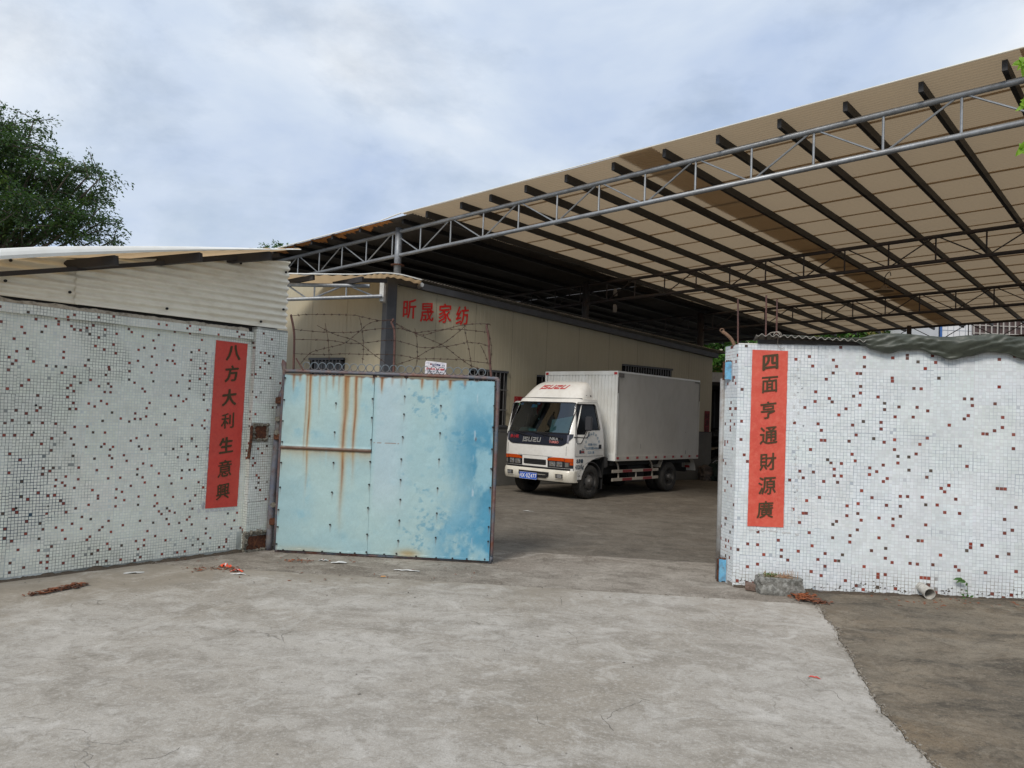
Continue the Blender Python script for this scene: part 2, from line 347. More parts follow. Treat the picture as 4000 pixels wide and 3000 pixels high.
# ================================================================= TILED WALLS
ACCENTS = [(.20, .024, .013), (.15, .020, .012), (.11, .028, .018), (.27, .034, .015), (.065, .04, .028)]
def tile_mesh(size, th, colr):
    s = size/2; V = [(-s, 0, -s), (s, 0, -s), (s, 0, s), (-s, 0, s), (-s*.93, -th, -s*.93), (s*.93, -th, -s*.93), (s*.93, -th, s*.93), (-s*.93, -th, s*.93)]
    F = [(4, 5, 6, 7), (0, 1, 5, 4), (1, 2, 6, 5), (2, 3, 7, 6), (3, 0, 4, 7)]
    return npmesh('tile', np.array(V), np.array(F), np.tile(np.array(colr), (8, 1)))
TILE = mat('glazed_tile', (.5, .5, .5), .34, attr=True, spec=.25, var=(.34, .35, .30), vs=1.6, vamt=.15, fine=(.3, .31, .27), fs=9, famt=.16)
def tiling(wall, O, d, nrm, s0, s1, z0f, z1f, pitch, accent, white, gapf, part_max=0, vis=None, holes=(), seed=0, lift=0, miss=0.0, zoff=0):
    """mosaic on a vertical face: origin O, direction d, outward normal nrm; returns nothing. local x of a tile = d, local -y = nrm"""
    r_ = np.random.default_rng(seed); th = .0010; size = pitch*(1-gapf)
    O = Vector(O); d = Vector(d); nrm = Vector(nrm); VS = []; FS = []; CS = []; n = 0; parts = []; shs = {}
    c0 = int(round(s0/pitch)); c1 = int(round(s1/pitch))
    base = np.array([(-.5, 0, -.5), (.5, 0, -.5), (.5, 0, .5), (-.5, 0, .5), (-.485, 1, -.485), (.485, 1, -.485), (.485, 1, .485), (-.485, 1, .485)])
    f5 = np.array([(4, 5, 6, 7), (0, 1, 5, 4), (1, 2, 6, 5), (2, 3, 7, 6), (3, 0, 4, 7)])
    dn = np.array(d); nn = np.array(nrm); On = np.array(O)
    for c in range(c0, c1):
        s = (c+.5)*pitch
        for r in range(int(z0f(s)/pitch), int((z1f(s)-zoff)/pitch)+1):
            z = (r+.5)*pitch+zoff
            if z-pitch*.5 < z0f(s)-.004 or z+pitch*.5 > z1f(s)+.004: continue
            if any(a <= s <= b and e <= z <= f for a, b, e, f in holes): continue
            acc = accent(c, r)
            if not acc and r_.random() < miss*(1 if z > .25 else 5): continue
            js, jz, jn = r_.normal(0, pitch*.022, 3); jn = abs(jn)*.6; sk = (c//11, r//10)
            if sk not in shs: shs[sk] = (r_.normal(0, .07), r_.normal(0, .07), r_.normal(0, .012), r_.uniform(.95, 1.02), r_.normal(0, .008, 3))
            sa_, sb_, st_, sc_, sd2 = shs[sk]; js += pitch*(sa_+st_*(r % 10-5)); jz += pitch*(sb_+st_*(c % 11-5))
            if acc: colr = np.array(ACCENTS[int(r_.choice(5, p=[.3, .27, .2, .13, .1]))])*r_.uniform(.85, 1.15)
            else: colr = np.array(white)*r_.uniform(.91, 1.04)*sc_+r_.normal(0, .004, 3)+sd2*.6
            if vis and len(parts) < 4000 and vis(s, z): parts.append((acc, s+js, z+jz, colr, jn)); continue_ = True
            else: continue_ = False
            if continue_ : continue
            p = On+dn*(s+js)+np.array([0, 0, z+jz]); b = base*[size, th+jn, size]
            VS.append(p+b[:, :1]*dn+b[:, 1:2]*nn*1+b[:, 2:3]*np.array([0, 0, 1])+nn*lift); FS.append(f5+n); CS.append(np.tile(colr, (8, 1))); n += 8
    # the tiles that show best become parts of their own, the rest is joined
    acc = [p for p in parts if p[0]]; wh = [p for p in parts if not p[0]]
    acc.sort(key=lambda p: (On+dn*p[1])@(On+dn*p[1])); wh.sort(key=lambda p: (On+dn*p[1])@(On+dn*p[1]))
    keep = acc[:part_max]; keep += wh[:max(0, part_max-len(keep))]; rest = acc[part_max:]+wh[max(0, part_max-len(acc)):]
    mc = {}; inv = mwof(wall).inverted(); ang = math.atan2(d.y, d.x)
    for a, s, z, colr, jn in keep:
        key = (a, int(colr[0]*90), int(colr[1]*150)) if a else (a, int(colr[0]*120))
        if key not in mc: mc[key] = tile_mesh(size, th, colr); mc[key].materials.append(TILE)
        p = O+d*s+Vector((0, 0, z))+nrm*(lift)
        flip = d.cross(Vector((0, 0, 1))).dot(nrm) < 0
        link('tile', mc[key], None, wall, inv @ Matrix.Translation(p) @ Matrix.Rotation(ang+(PI if flip else 0), 4, 'Z'))
    for a, s, z, colr, jn in rest:
        p = On+dn*s+np.array([0, 0, z]); b = base*[size, th+jn, size]
        VS.append(p+b[:, :1]*dn+b[:, 1:2]*nn+b[:, 2:3]*np.array([0, 0, 1])+nn*lift); FS.append(f5+n); CS.append(np.tile(colr, (8, 1))); n += 8
    V = np.concatenate(VS); L = np.array(mwof(wall).translation); me = npmesh('tiles', V-L, np.concatenate(FS), np.concatenate(CS))
    o = link('tiles', me, TILE, wall); o['kind'] = 'stuff'; return o
def grout_face(wall, name, O, d, nrm, s0, s1, z0f, z1f, colf, step=.02, back=.2, mt=None):
    """solid wall body whose front face carries a fine colour grid"""
    O = np.array(O, float); d = np.array(d, float); nrm = np.array(nrm, float); ns = max(2, int((s1-s0)/step)); nz_ = max(2, int((z1f((s0+s1)/2)-z0f((s0+s1)/2))/step))
    S = np.linspace(s0, s1, ns+1); T = np.linspace(0, 1, nz_+1); SS, TT = np.meshgrid(S, T, indexing='ij')
    Z0 = np.array([z0f(s) for s in S])[:, None]; Z1 = np.array([z1f(s) for s in S])[:, None]; ZZ = Z0+(Z1-Z0)*TT
    P = O+SS[..., None]*d+ZZ[..., None]*np.array([0, 0, 1.]); c = colf(SS, ZZ); nv = P.shape[0]*P.shape[1]
    idx = np.arange(nv).reshape(P.shape[:2]); F = np.stack([idx[:-1, :-1], idx[1:, :-1], idx[1:, 1:], idx[:-1, 1:]], -1).reshape(-1, 4)
    V = P.reshape(-1, 3); C_ = c.reshape(-1, 3); B = V-nrm*back; b = len(V)
    bd = list(idx[:, 0])+list(idx[-1, 1:])+list(idx[-2::-1, -1])+list(idx[0, -2:0:-1]); bd = np.array(bd)
    V2 = np.concatenate([V, B[bd]]); C2 = np.concatenate([C_, C_[bd]]); k = len(bd); i = np.arange(k); j = (i+1) % k
    F2 = np.concatenate([F, np.stack([bd[i], b+i, b+j, bd[j]], -1)]); L = np.array(mwof(wall).translation) if wall is not None else 0
    q = [b+np.where(bd == idx[0, 0])[0][0], b+np.where(bd == idx[-1, 0])[0][0], b+np.where(bd == idx[-1, -1])[0][0], b+np.where(bd == idx[0, -1])[0][0]]
    F2 = np.concatenate([F2, np.array([q[::-1]])]); return link(name, npmesh(name, V2-L, F2, C2), mt, wall)
GROUT = mat('grout', (.3, .3, .3), .9, attr=True, spec=.2, bump=.4, bs=90)
MORTAR = mat('rough_mortar', (.48, .42, .33), .95, var=(.18, .15, .11), vs=14, vamt=.8, fine=(.5, .46, .38), fs=50, famt=.6, bump=1, bs=70)

# ---- left wall with its gate pillar
TL = R(38.73); dL = Vector((math.sin(TL), math.cos(TL), 0)); nL = Vector((math.cos(TL), -math.sin(TL), 0)); OL = Vector((-4.328, 6.665, 0))
ACC_L = set([(6,73),(6,76),(7,47),(7,54),(7,56),(7,61),(8,44),(8,72),(9,21),(9,69),(9,77),(10,13),(10,16),(10,34),(10,40),(10,51),(10,70),(10,73),(11,46),(11,54),(11,81),(12,2),(12,5),(12,12),(12,22),(12,62),(12,79),(13,21),(13,38),(13,74),(14,9),(14,26),(14,31),(14,53),(14,64),(15,50),(15,70),(15,84),(16,3),(16,14),(16,18),(16,25),(16,46),(17,54),(17,59),(17,80),(18,55),(18,82),(19,27),(19,43),(19,50),(19,69),(20,8),(20,12),(20,17),(20,33),(20,35),(21,4),(21,15),(21,85),(22,20),(22,26),(22,34),(22,41),(22,45),(22,69),(22,83),(22,84),(23,2),(23,4),(23,6),(23,35),(23,50),(24,9),(24,26),(24,29),(24,31),(24,67),(24,72),(24,74),(24,79),(25,15),(25,69),(25,85),(26,24),(26,30),(26,47),(26,59),(26,62),(26,83),(27,14),(27,23),(27,29),(27,32),(27,55),(27,63),(27,82),(28,3),(28,11),(28,20),(28,45),(28,57),(28,61),(28,66),(29,39),(29,43),(29,49),(29,55),(29,82),(30,16),(30,28),(30,64),(31,5),(31,21),(31,31),(31,35),(31,70),(31,83),(32,72),(32,81),(33,14),(33,18),(33,42),(33,49),(33,57),(33,65),(33,84),(34,77),(35,10),(35,22),(35,47),(35,56),(35,80),(36,11),(36,17),(36,27),(36,38),(36,63),(37,5),(37,34),(37,58),(37,76),(37,83),(38,24),(38,25),(38,42),(38,51),(38,61),(38,67),(39,2),(39,6),(39,13),(39,43),(39,47),(39,57),(39,64),(39,69),(39,70),(40,14),(40,61),(40,63),(40,78),(41,31),(41,39),(41,41),(41,54),(41,75),(41,82),(42,2),(42,8),(42,16),(42,35),(42,38),(42,42),(43,6),(43,12),(44,21),(44,24),(44,27),(44,52),(45,31),(45,84),(46,26),(46,39),(46,66),(46,69),(46,72),(46,83),(47,2),(47,7),(47,14),(47,23),(47,37),(47,51),(48,44),(48,65),(49,28),(49,52),(49,54),(49,73),(49,77),(50,45),(50,82),(51,32),(51,34),(51,42),(51,52),(51,63),(51,71),(51,78),(52,1),(52,8),(52,21),(52,24),(52,41),(52,62),(53,5),(53,15),(53,31),(53,36),(53,53),(53,56),(54,2),(54,29),(54,46),(54,58),(54,69),(54,75),(54,81),(55,6),(55,8),(55,41),(55,66),(55,78),(56,11),(56,35),(56,72),(56,83),(57,50),(58,14),(58,20),(58,24),(59,9),(59,21),(59,27),(59,32),(59,46),(60,18),(60,54),(60,74),(61,17),(62,2),(62,61),(62,74),(62,78),(62,80),(62,85),(63,7),(63,15),(63,19),(63,31),(63,73),(64,13),(64,18),(64,28),(64,41),(64,52),(64,57),(64,66),(65,23),(65,61),(66,17),(66,38),(66,69),(67,42),(67,59),(68,2),(68,13),(68,30),(68,33),(68,60),(68,85),(69,10),(69,64),(69,67),(69,75),(69,78),(70,20),(70,26),(70,37),(70,39),(71,2),(71,7),(71,14),(71,33),(71,45),(71,50),(72,15),(72,21),(72,79),(73,12),(73,18),(73,33),(73,42),(73,68),(73,72),(73,83),(74,4),(74,23),(74,38),(75,28),(75,50),(75,60),(75,62),(75,70),(75,72),(75,74),(75,78),(76,6),(76,49),(76,52),(76,66),(77,2),(77,26),(77,56),(78,4),(79,8),(79,10),(79,14),(81,6),(85,2),(87,2),(87,11),(88,4),(88,5),(88,15),(90,9),(91,12),(92,15),(94,9)]); PL = .027
OL27 = OL-dL*.27     # the tile grid's own origin
lw = thing('tiled_wall', 'white mosaic wall with red tiles left of the blue gate, grey grout', 'wall', tuple(OL+dL*1.2))
def lg_col(S, Z):
    b = np.zeros(S.shape+(3,))+np.array([.27, .285, .265]); n = fbm(S*2+3, Z*2+1); b = lerp(b, np.array([.60, .64, .61]), sstep(.40, .58, n))
    b = lerp(b, np.array([.12, .13, .12]), .7*sstep(.35, 0, Z)*sstep(.3, .6, fbm(S*5, Z*5)))
    n2 = fbm(S*4+9, Z*4+2, 3)
    def blob(cs, cz, rs, rz): return np.exp(-(((S-cs)/rs)**4+((Z-cz)/rz)**4))
    m_ = blob(.27+.13, .88, .16, .22)+blob(.27+.32, .62, .2, .14)+blob(.27-.02, .42, .3, .10)+blob(.27+.05, .66, .07, .14)
    return lerp(b, np.array([.018, .05, .085]), np.clip(m_*sstep(.25, .5, n2+.12)*1.15, 0, .92))
def rnd_acc(seed, p): 
    r_ = random.Random(seed); cache = {}
    def f(c, r):
        if (c, r) not in cache: cache[(c, r)] = random.Random(c*7919+r*104729+seed).random() < p
        return cache[(c, r)]
    return f
ra = rnd_acc(5, .042)
accL = lambda c, r: (c, r) in ACC_L if c >= 9 else ra(c, r)
one = lambda v: (lambda s: v)
grout_face(lw, 'wall_body', OL27, dL, nL, -2.7, 2.63, one(-.05), one(2.40), lg_col, .03, .22, GROUT)
HOL = [(2.51, 2.7, -1, .22)]
tiling(lw, OL27, dL, nL, -2.7, 2.60, one(.01), one(2.325), PL, accL, (.77, .785, .70), .15, 300, lambda s, z: .25 < s < 2.6, HOL, 1, 0, .006)
# coping band along the top
cop = MB(); P0 = OL27+nL*.042; 
grout_face(lw, 'coping', P0, dL, nL, -2.7, 2.565, one(2.315), one(2.398), lg_col, .03, .05, GROUT)
tiling(lw, P0, dL, nL, -2.7, 2.56, one(2.316), one(2.400), PL, rnd_acc(9, .055), (.77, .785, .71), .15, 0, None, (), 2, 0, 0, -.0065+PL*.0)
mo = MB(); Pm = []
for i in range(180):
    s = -2.7+5.2*i/179; h = .034+.018*noise.noise(Vector((s*6, 0, 0)))+.01*noise.noise(Vector((s*23, 1, 0)))
    Pm.append([tuple(OL27+dL*s+nL*(.045+.008*noise.noise(Vector((s*15, 3, 0))))+Vector((0, 0, 2.397))), tuple(OL27+dL*s+nL*(.03+.01*noise.noise(Vector((s*19, 4, 0))))+Vector((0, 0, 2.397+h))), tuple(OL27+dL*s-nL*.2+Vector((0, 0, 2.40+h)))])
mo.grid(Pm).build('mortar_bed', MORTAR, lw, world=True)
# pillar: stands 8 cm proud
PO = OL+dL*2.30+nL*.08
def pg_col(S, Z):
    b = np.zeros(S.shape+(3,))+np.array([.30, .31, .28]); n = fbm(S*6+3, Z*3+1); b = lerp(b, np.array([.5, .5, .47]), sstep(.45, .6, n))
    b = lerp(b, np.array([.11, .11, .07]), .75*sstep(.25, .0, Z))
    return lerp(b, np.array([.22, .13, .05]), .7*np.exp(-((S-.17)/.05)**2)*sstep(1.25, 1.1, Z)*sstep(.4, .8, Z))
pzt = lambda s: 2.445
HOLP = [(.0, .205, 1.19, 1.40), (-.05, .29, -.1, .20)]
grout_face(lw, 'pillar', PO, dL, nL, .0, .40, one(-.05), one(2.455), pg_col, .02, .3, GROUT)
tiling(lw, PO, dL, nL, .0, .40, one(.01), pzt, PL, rnd_acc(21, .045), (.72, .75, .69), .14, 0, None, HOLP, 3, 0, .004)
grout_face(lw, 'pillar_side', PO-nL*.08, nL, -dL, .0, .08, one(-.05), one(2.455), pg_col, .02, .02, GROUT)
tiling(lw, PO-nL*.081, nL, -dL, .0, .082, one(.01), pzt, PL, rnd_acc(22, .07), (.72, .75, .69), .14, 0, None, (), 4, 0, 0)
RUST = mat('rust', (.10, .035, .018), .85, metal=.2, var=(.03, .014, .01), vs=9, vamt=.8, fine=(.30, .12, .045), fs=40, famt=.5, bump=.6, bs=80)
BARK = mat('broken_concrete', (.19, .17, .13), .95, var=(.07, .065, .05), vs=25, vamt=.8, fine=(.4, .38, .33), fs=70, famt=.6, bump=1, bs=120)
def LP(s, z, o=0): return OL+dL*s+nL*o+Vector((0, 0, z))
# rusty lock pockets in the pillar
def lump_frame(sc, zc, w, h, wd, seed, mt, name, o=.085):
    b = MB()
    n = 44
    for k in range(n):
        t = k/n*4; e_ = int(t); f = t-e_; x, z = [(-1+2*f, -1), (1, -1+2*f), (1-2*f, 1), (-1, 1-2*f)][e_]
        r_ = wd*(.6+.8*random.random()); p = LP(sc+x*w/2, zc+z*h/2, o+.01*random.random())
        b.box((-r_, -r_*.7, -r_), (r_, r_*.7, r_), Matrix.Translation(p) @ Matrix.Rotation(random.random()*3, 4, Vector((random.random(), random.random(), 1)).normalized()))
    return b.build(name, mt, lw, world=True)
b = MB(); b.add([LP(2.325, 1.215, .083), LP(2.50, 1.215, .083), LP(2.50, 1.385, .083), LP(2.325, 1.385, .083)], [(0, 1, 2, 3)]); b.build('rusty_plate', RUST, lw, world=True)
lump_frame(2.41, 1.30, .17, .165, .012, 1, BARK, 'pocket_rim')
MB().tube([LP(2.29, 1.37, .10), LP(2.285, 1.2, .105), LP(2.27, 1.01, .10)], [.014, .016, .019], 8).build('latch_bar', RUST, lw, world=True)
b = MB(); b.add([LP(2.30, .0, .09), LP(2.56, .0, .09), LP(2.56, .165, .09), LP(2.33, .165, .09)], [(0, 1, 2, 3)]); b.build('rusty_plate', RUST, lw, world=True)
lump_frame(2.43, .10, .29, .2, .02, 2, BARK, 'pocket_rim')
MB().tube([LP(2.27, .2, .10), LP(2.26, .05, .11)], .017, 8).build('latch_bar', BARK, lw, world=True)
for s, z, r_ in ((-.055, .62, .011), (.05, 1.52, .01), (.045, 1.28, .009), (.2, .62, .007)):
    MB().cyl(LP(s+.14, z, .004), nL, r_, .012, 10).build('nail_head', mat('black_iron', (.015, .013, .012), .6), lw, world=True)

# ---- right wall
TR = R(105); dR = Vector((math.sin(TR), math.cos(TR), 0)); nR = Vector((-math.cos(TR)*-1, -math.sin(TR), 0)); nR = Vector((dR.y, -dR.x, 0)); OR = Vector((2.308, 7.636, 0))
ACC_R = set([(-1,1),(-1,11),(-1,46),(-1,52),(-1,62),(-1,76),(0,41),(0,76),(1,39),(2,1),(2,6),(2,13),(4,1),(5,7),(5,13),(5,17),(7,10),(9,76),(11,15),(12,10),(12,12),(14,9),(14,34),(15,25),(15,52),(15,72),(17,12),(17,21),(17,37),(18,24),(18,35),(18,57),(19,24),(19,28),(19,73),(20,18),(20,44),(20,70),(21,6),(21,14),(21,37),(21,59),(21,62),(22,52),(23,10),(23,29),(23,47),(23,50),(24,5),(24,34),(24,47),(24,66),(25,8),(25,12),(25,41),(25,60),(26,40),(26,59),(26,68),(26,72),(27,17),(27,21),(27,36),(27,38),(27,70),(28,10),(28,22),(28,34),(28,55),(29,10),(29,36),(29,40),(30,12),(30,57),(31,4),(31,24),(31,27),(31,47),(32,16),(32,18),(32,43),(32,52),(32,61),(32,76),(33,41),(33,49),(33,68),(34,3),(34,20),(34,25),(34,28),(34,58),(34,62),(34,64),(34,68),(35,23),(35,32),(35,53),(35,70),(35,73),(36,2),(36,9),(37,37),(37,39),(38,14),(38,30),(38,48),(39,38),(39,61),(40,3),(40,6),(40,7),(40,18),(40,24),(40,51),(40,53),(41,35),(41,40),(41,47),(41,57),(41,59),(42,7),(42,12),(42,15),(42,28),(42,36),(43,66),(43,67),(43,73),(44,11),(44,22),(44,24),(44,45),(44,48),(44,55),(45,3),(45,41),(45,43),(45,58),(46,25),(46,28),(46,31),(47,73),(47,74),(48,19),(48,31),(48,39),(48,43),(49,11),(49,55),(49,64),(50,44),(50,58),(50,72),(51,11),(51,18),(51,47),(51,64),(52,7),(52,18),(52,31),(52,70),(53,7),(53,23),(53,29),(53,37),(53,49),(53,57),(54,12),(54,49),(54,60),(54,70),(55,46),(55,67),(56,17),(56,50),(57,5),(57,32),(57,36),(58,10),(58,19),(58,25),(58,53),(58,57),(59,31),(59,36),(59,38),(60,55),(60,60),(61,8),(61,11),(61,24),(61,28),(62,31),(62,55),(62,68),(63,22),(63,56),(63,65),(64,4),(65,24),(65,61),(65,71),(66,10),(66,27),(66,39),(66,42),(67,12),(67,37),(67,40),(67,64),(67,72),(67,75),(68,29),(68,31),(68,51),(68,73),(69,17),(69,27),(69,41),(71,10),(71,14),(71,18),(71,20),(71,42),(71,48),(71,57),(71,61),(71,71),(72,50),(72,54),(72,75),(73,11),(73,20),(73,23),(73,30),(73,43),(73,48),(74,14),(74,41),(74,63),(74,70),(74,73),(75,10),(75,32),(76,45),(76,58),(76,66),(77,37),(77,49),(77,59),(78,8),(78,59)]); PR = .031
rw = thing('tiled_wall', 'bright white mosaic wall with scattered red tiles right of the gateway under a green tarpaulin', 'wall', tuple(OR+dR*1.2))
def rg_col(S, Z):
    b = np.zeros(S.shape+(3,))+np.array([.40, .44, .48]); n = fbm(S*2.2+30, Z*2.2+1); b = lerp(b, np.array([.60, .62, .64]), sstep(.45, .65, n))
    b = lerp(b, np.array([.16, .12, .08]), .8*sstep(.28, .1, Z-.04*S)*sstep(.35, .6, fbm(S*6, Z*6)))
    return lerp(b, np.array([.36, .27, .16]), .35*sstep(2.0, 3.0, S)*sstep(1.0, .2, Z))
rr = rnd_acc(33, .036)
accR = lambda c, r: (c, r) in ACC_R if (c < 54 and r < 76) else rr(c, r)
grout_face(rw, 'wall_body', OR, dR, nR, -.062, 5.2, one(-.05), one(2.392), rg_col, .03, .2, GROUT)
tiling(rw, OR, dR, nR, -.062, 5.15, lambda s: max(.004, .052*max(0, s-.65)), one(2.392), PR, accR, (.70, .745, .765), .10, 300, lambda s, z: -.1 < s < 2.45, (), 6, 0, .0035)
# splayed end of the wall facing the gateway
E0 = OR-dR*.062; E1 = Vector((2.205, 7.955, 0)); dE = (E1-E0).normalized(); nE = Vector((dE.y, -dE.x, 0)); 
if nE.dot(Vector((-1, -.3, 0))) < 0: nE = -nE
LE = (E1-E0).length
def re_col(S, Z): 
    b = rg_col(S, Z); return lerp(b, np.array([.45, .16, .05]), .8*np.exp(-((S-.2)/.1)**2)*(np.exp(-((Z-2.26)/.09)**2)+np.exp(-((Z-.36)/.07)**2)))
grout_face(rw, 'wall_end', E0, dE, nE, 0, LE, one(-.05), one(2.392), re_col, .02, .04, GROUT)
tiling(rw, E0, dE, nE, 0, LE, one(.005), one(2.39), PR, rnd_acc(41, .05), (.70, .745, .765), .10, 0, None, ((.12, .4, 2.02, 2.24), (.12, .4, -1, .24)), 7, 0, 0)
# rounded mortar cap of the wall top
PLAST = mat('white_plaster', (.62, .61, .58), .8, var=(.4, .38, .33), vs=8, vamt=.6, bump=.5, bs=60)
cpm = MB(); Pm = []
for i in range(90):
    s = -.062+5.2*(i/89); h = .012+.008*noise.noise(Vector((s*9, 7, 0)))
    Pm.append([tuple(OR+dR*s+nR*.002+Vector((0, 0, 2.388))), tuple(OR+dR*s-nR*.02+Vector((0, 0, 2.393+h))), tuple(OR+dR*s-nR*.2+Vector((0, 0, 2.39+h*.5)))])
cpm.grid(Pm).build('mortar_cap', PLAST, rw, world=True)
GPIPE = mat('grey_painted_pipe', (.30, .31, .31), .5, var=(.17, .13, .10), vs=6, vamt=.7, fine=(.45, .46, .46), fs=30, famt=.4, bump=.2, bs=50)
MB().tube([(2.196, 7.97, .0), (2.196, 7.97, .9), (2.192, 7.97, 2.06)], .03, 10).build('gate_post', GPIPE, rw, world=True, smooth=True)
BLUEP = mat('flaking_blue_paint', (.115, .36, .57), .55, var=(.20, .46, .62), vs=9, vamt=.6, fine=(.10, .045, .02), fs=22, famt=.55, bump=.4, bs=50)
for z0, z1, x0, x1 in ((2.04, 2.225, 2.165, 2.262), (.0, .225, 2.160, 2.255)):
    hp = MB(); ol = [(x0+.004, z0+.01)]+[(x0+(x1-x0)*t/5, z0+random.uniform(-.008, .012)) for t in range(1, 6)]+[(x1, z0+.02), (x1, z1-.02), (x1-.01, z1)]+[(x1-(x1-x0)*t/4, z1+random.uniform(-.006, .006)) for t in range(1, 4)]+[(x0, z1-.01)]
    hp.plate(ol, lambda u, v, d: (u, 7.78+(2.26-u)*.6-.0+d, v), .012)
    h_ = hp.build('hinge_plate', BLUEP, rw, world=True); rb = MB()
    for k in range(5): 
        u = x0+.02+.015*k; rb.cyl((u, 7.79+(2.26-u)*.6, z1+.006), (.3, 0, 1), .008, .02, 8)
    rb.box((x0-.012, 7.83, z0), (x0+.002, 7.86, z1)); rb.build('hinge_rust', RUST, rw, world=True)

# open cracks and a scored line in the forecourt concrete
CRACKS = [[(0.454, 4.052), (0.745, 4.123), (1.033, 4.195), (1.313, 4.212), (1.542, 4.156), (1.844, 4.162)], [(0.54, 4.224), (0.572, 4.089), (0.588, 4.009)], [(0.581, 4.158), (0.63, 4.269), (0.744, 4.373), (0.814, 4.446)], [(0.806, 4.485), (0.859, 4.451)], [(-1.588, 3.49), (-1.522, 3.521), (-1.493, 3.558), (-1.476, 3.626)], [(-1.944, 3.417), (-1.985, 3.501), (-1.934, 3.467), (-1.887, 3.454)], [(-2.379, 3.899), (-2.316, 3.889), (-2.234, 3.881)], [(-2.109, 3.775), (-2.035, 3.776), (-1.958, 3.747)], [(-2.394, 3.757), (-2.329, 3.772)], [(-2.736, 4.639), (-2.681, 4.622), (-2.621, 4.561)], [(0.199, 4.172), (0.21, 4.087), (0.235, 4.05)], [(0.484, 5.816), (0.537, 5.658), (0.536, 5.532)], [(-1.357, 6.56), (-1.069, 6.653), (-0.839, 6.903), (-0.745, 6.879)], [(1.501, 6.367), (1.572, 6.146), (1.658, 6.013)], [(1.893, 4.991), (1.902, 4.761), (2.014, 4.73), (2.004, 4.562)], [(1.791, 4.442), (1.826, 4.316), (1.837, 4.144)], [(2.142, 4.157), (2.121, 4.011), (2.134, 3.936), (2.106, 3.791)], [(-0.107, 5.387), (0.0, 5.343), (0.027, 5.26)], [(0.507, 6.913), (0.497, 6.59)], [(1.575, 4.327), (1.652, 4.194), (1.78, 4.139)]]

b = MB()
for ci, l in enumerate(CRACKS):
    if ci in (5, 9, 13, 15, 19): continue
    P = catmull([Vector((x, y, 0)) for x, y in l], 14); w0 = .0022 if ci else .0018
    for i in range(len(P)-1):
        p, q = P[i], P[i+1]; d = (q-p).normalized(); n_ = Vector((-d.y, d.x, 0)); j1 = .012*noise.noise(p*22); j2 = .012*noise.noise(q*22)
        if ci == 0 and noise.noise(p*3) < -.15: continue
        a_ = w0*(.4+1.1*abs(noise.noise(p*9+Vector((3, 0, 0))))); c_ = w0*(.4+1.1*abs(noise.noise(q*9+Vector((3, 0, 0)))))
        b.add([p+n_*(j1-a_)+Vector((0, 0, .0012)), q+n_*(j2-c_)+Vector((0, 0, .0012)), q+n_*(j2+c_)+Vector((0, 0, .0012)), p+n_*(j1+a_)+Vector((0, 0, .0012))], [(0, 1, 2, 3)])
o = b.build('crack', mat('crack_dirt', (.13, .118, .10), .95), bpy.data.objects['forecourt']); o['kind'] = 'stuff'
# ================================================================= SHED ROOF AND CLADDING ABOVE THE LEFT WALL
CREAM = mat('cream_sheet_metal', (.80, .76, .64), .45, var=(.66, .61, .49), vs=1.4, vamt=.4, fine=(.50, .43, .31), fs=8, famt=.3, stretch=(1, 1, 3))
DARKST = mat('dark_steel', (.02, .019, .02), .65, var=(.04, .03, .025), vs=5, vamt=.5, bump=.2, bs=60)
BLACKM = mat('black_rubber_washer', (.012, .011, .01), .7)
LO = OL
def W3(s, z, o=0): return LO+dL*s+nL*o+Vector((0, 0, z))
clad = thing('metal_cladding', 'cream corrugated metal sheets screwed above the left mosaic wall', 'metal sheet', tuple(W3(1.2, 2.45)))
def cladtop(s): return 2.805+.168*s
def clad_sheet(s0, s1, o, zsh):
    m_ = MB(); P = []
    ns = 28
    for i in range(ns+1):
        s = s0+(s1-s0)*i/ns; r_ = []
        zb = 2.449+.007*(s)
        for j in range(140):
            z = zb+.0064*j; zz = min(z, cladtop(s)); w = math.sin(2*PI*((z-zb)/.076)+zsh); w = .0135*(w*.75+.25*math.copysign(min(1, abs(w)*2.2), w))
            r_.append(tuple(W3(s+(.006*math.sin(2*PI*(z-zb)/.076) if i == ns else 0), zz, o+w+.004*noise.noise(Vector((s*1.3, zz*2, zsh))))))
        P.append(r_)
    return m_.grid(P).build('corrugated_sheet', CREAM, clad, world=True, smooth=True)
clad_sheet(-2.6, .475, .035, 0); clad_sheet(.44, 2.70, .048, .8)
for s, z in [(-0.098, 2.755), (0.378, 2.83), (1.242, 2.975), (2.077, 3.12), (2.649, 3.12), (-0.128, 2.574), (0.387, 2.553), (1.292, 2.523), (2.359, 2.52), (2.64, 2.693)]:
    MB().cyl(W3(s, z, .065), nL, .013, .014, 12).build('screw', BLACKM, clad, world=True)
    MB().cyl(W3(s, z, .071), nL, .007, .02, 6).build('screw', BLACKM, clad, world=True)
MB().bar(W3(-2.6, 2.44, -.02), W3(2.62, 2.46, -.02), .03, .16).build('girt', DARKST, clad, world=True)
# roof over it: front edge runs 45 cm out, climbs to the right
TRCR = mat('translucent_roof_sheet', (.62, .50, .33), .5, trans=(.35, (.80, .58, .34)), var=(.52, .40, .26), vs=1.5, vamt=.5)
SR = thing('shed', 'shed with a shallow cream sheet roof behind the left mosaic wall', 'shed', tuple(W3(1.2, 2.9)))
def rz_(s, o): return (2.775+.247*s-.012*s*s)+(o-.45)*-.05 if True else 0
P = []
for i in range(60):
    s = -2.6+5.15*i/59
    lip = .084-.033*max(0, s) if s > 0 else .084
    lip = max(.012, lip); r_ = []
    for o, dz in ((.462, 0), (.470, lip*.35), (.462, lip*.7), (.45, lip), (.38, lip+.012)): r_.append(tuple(W3(s, rz_(s, .45)-.012+dz, o)))
    P.append(r_)
MB().grid(P).build('roof_edge', mat('white_sheet_edge', (.80, .80, .76), .5, var=(.62, .60, .52), vs=4, vamt=.4), SR, world=True)
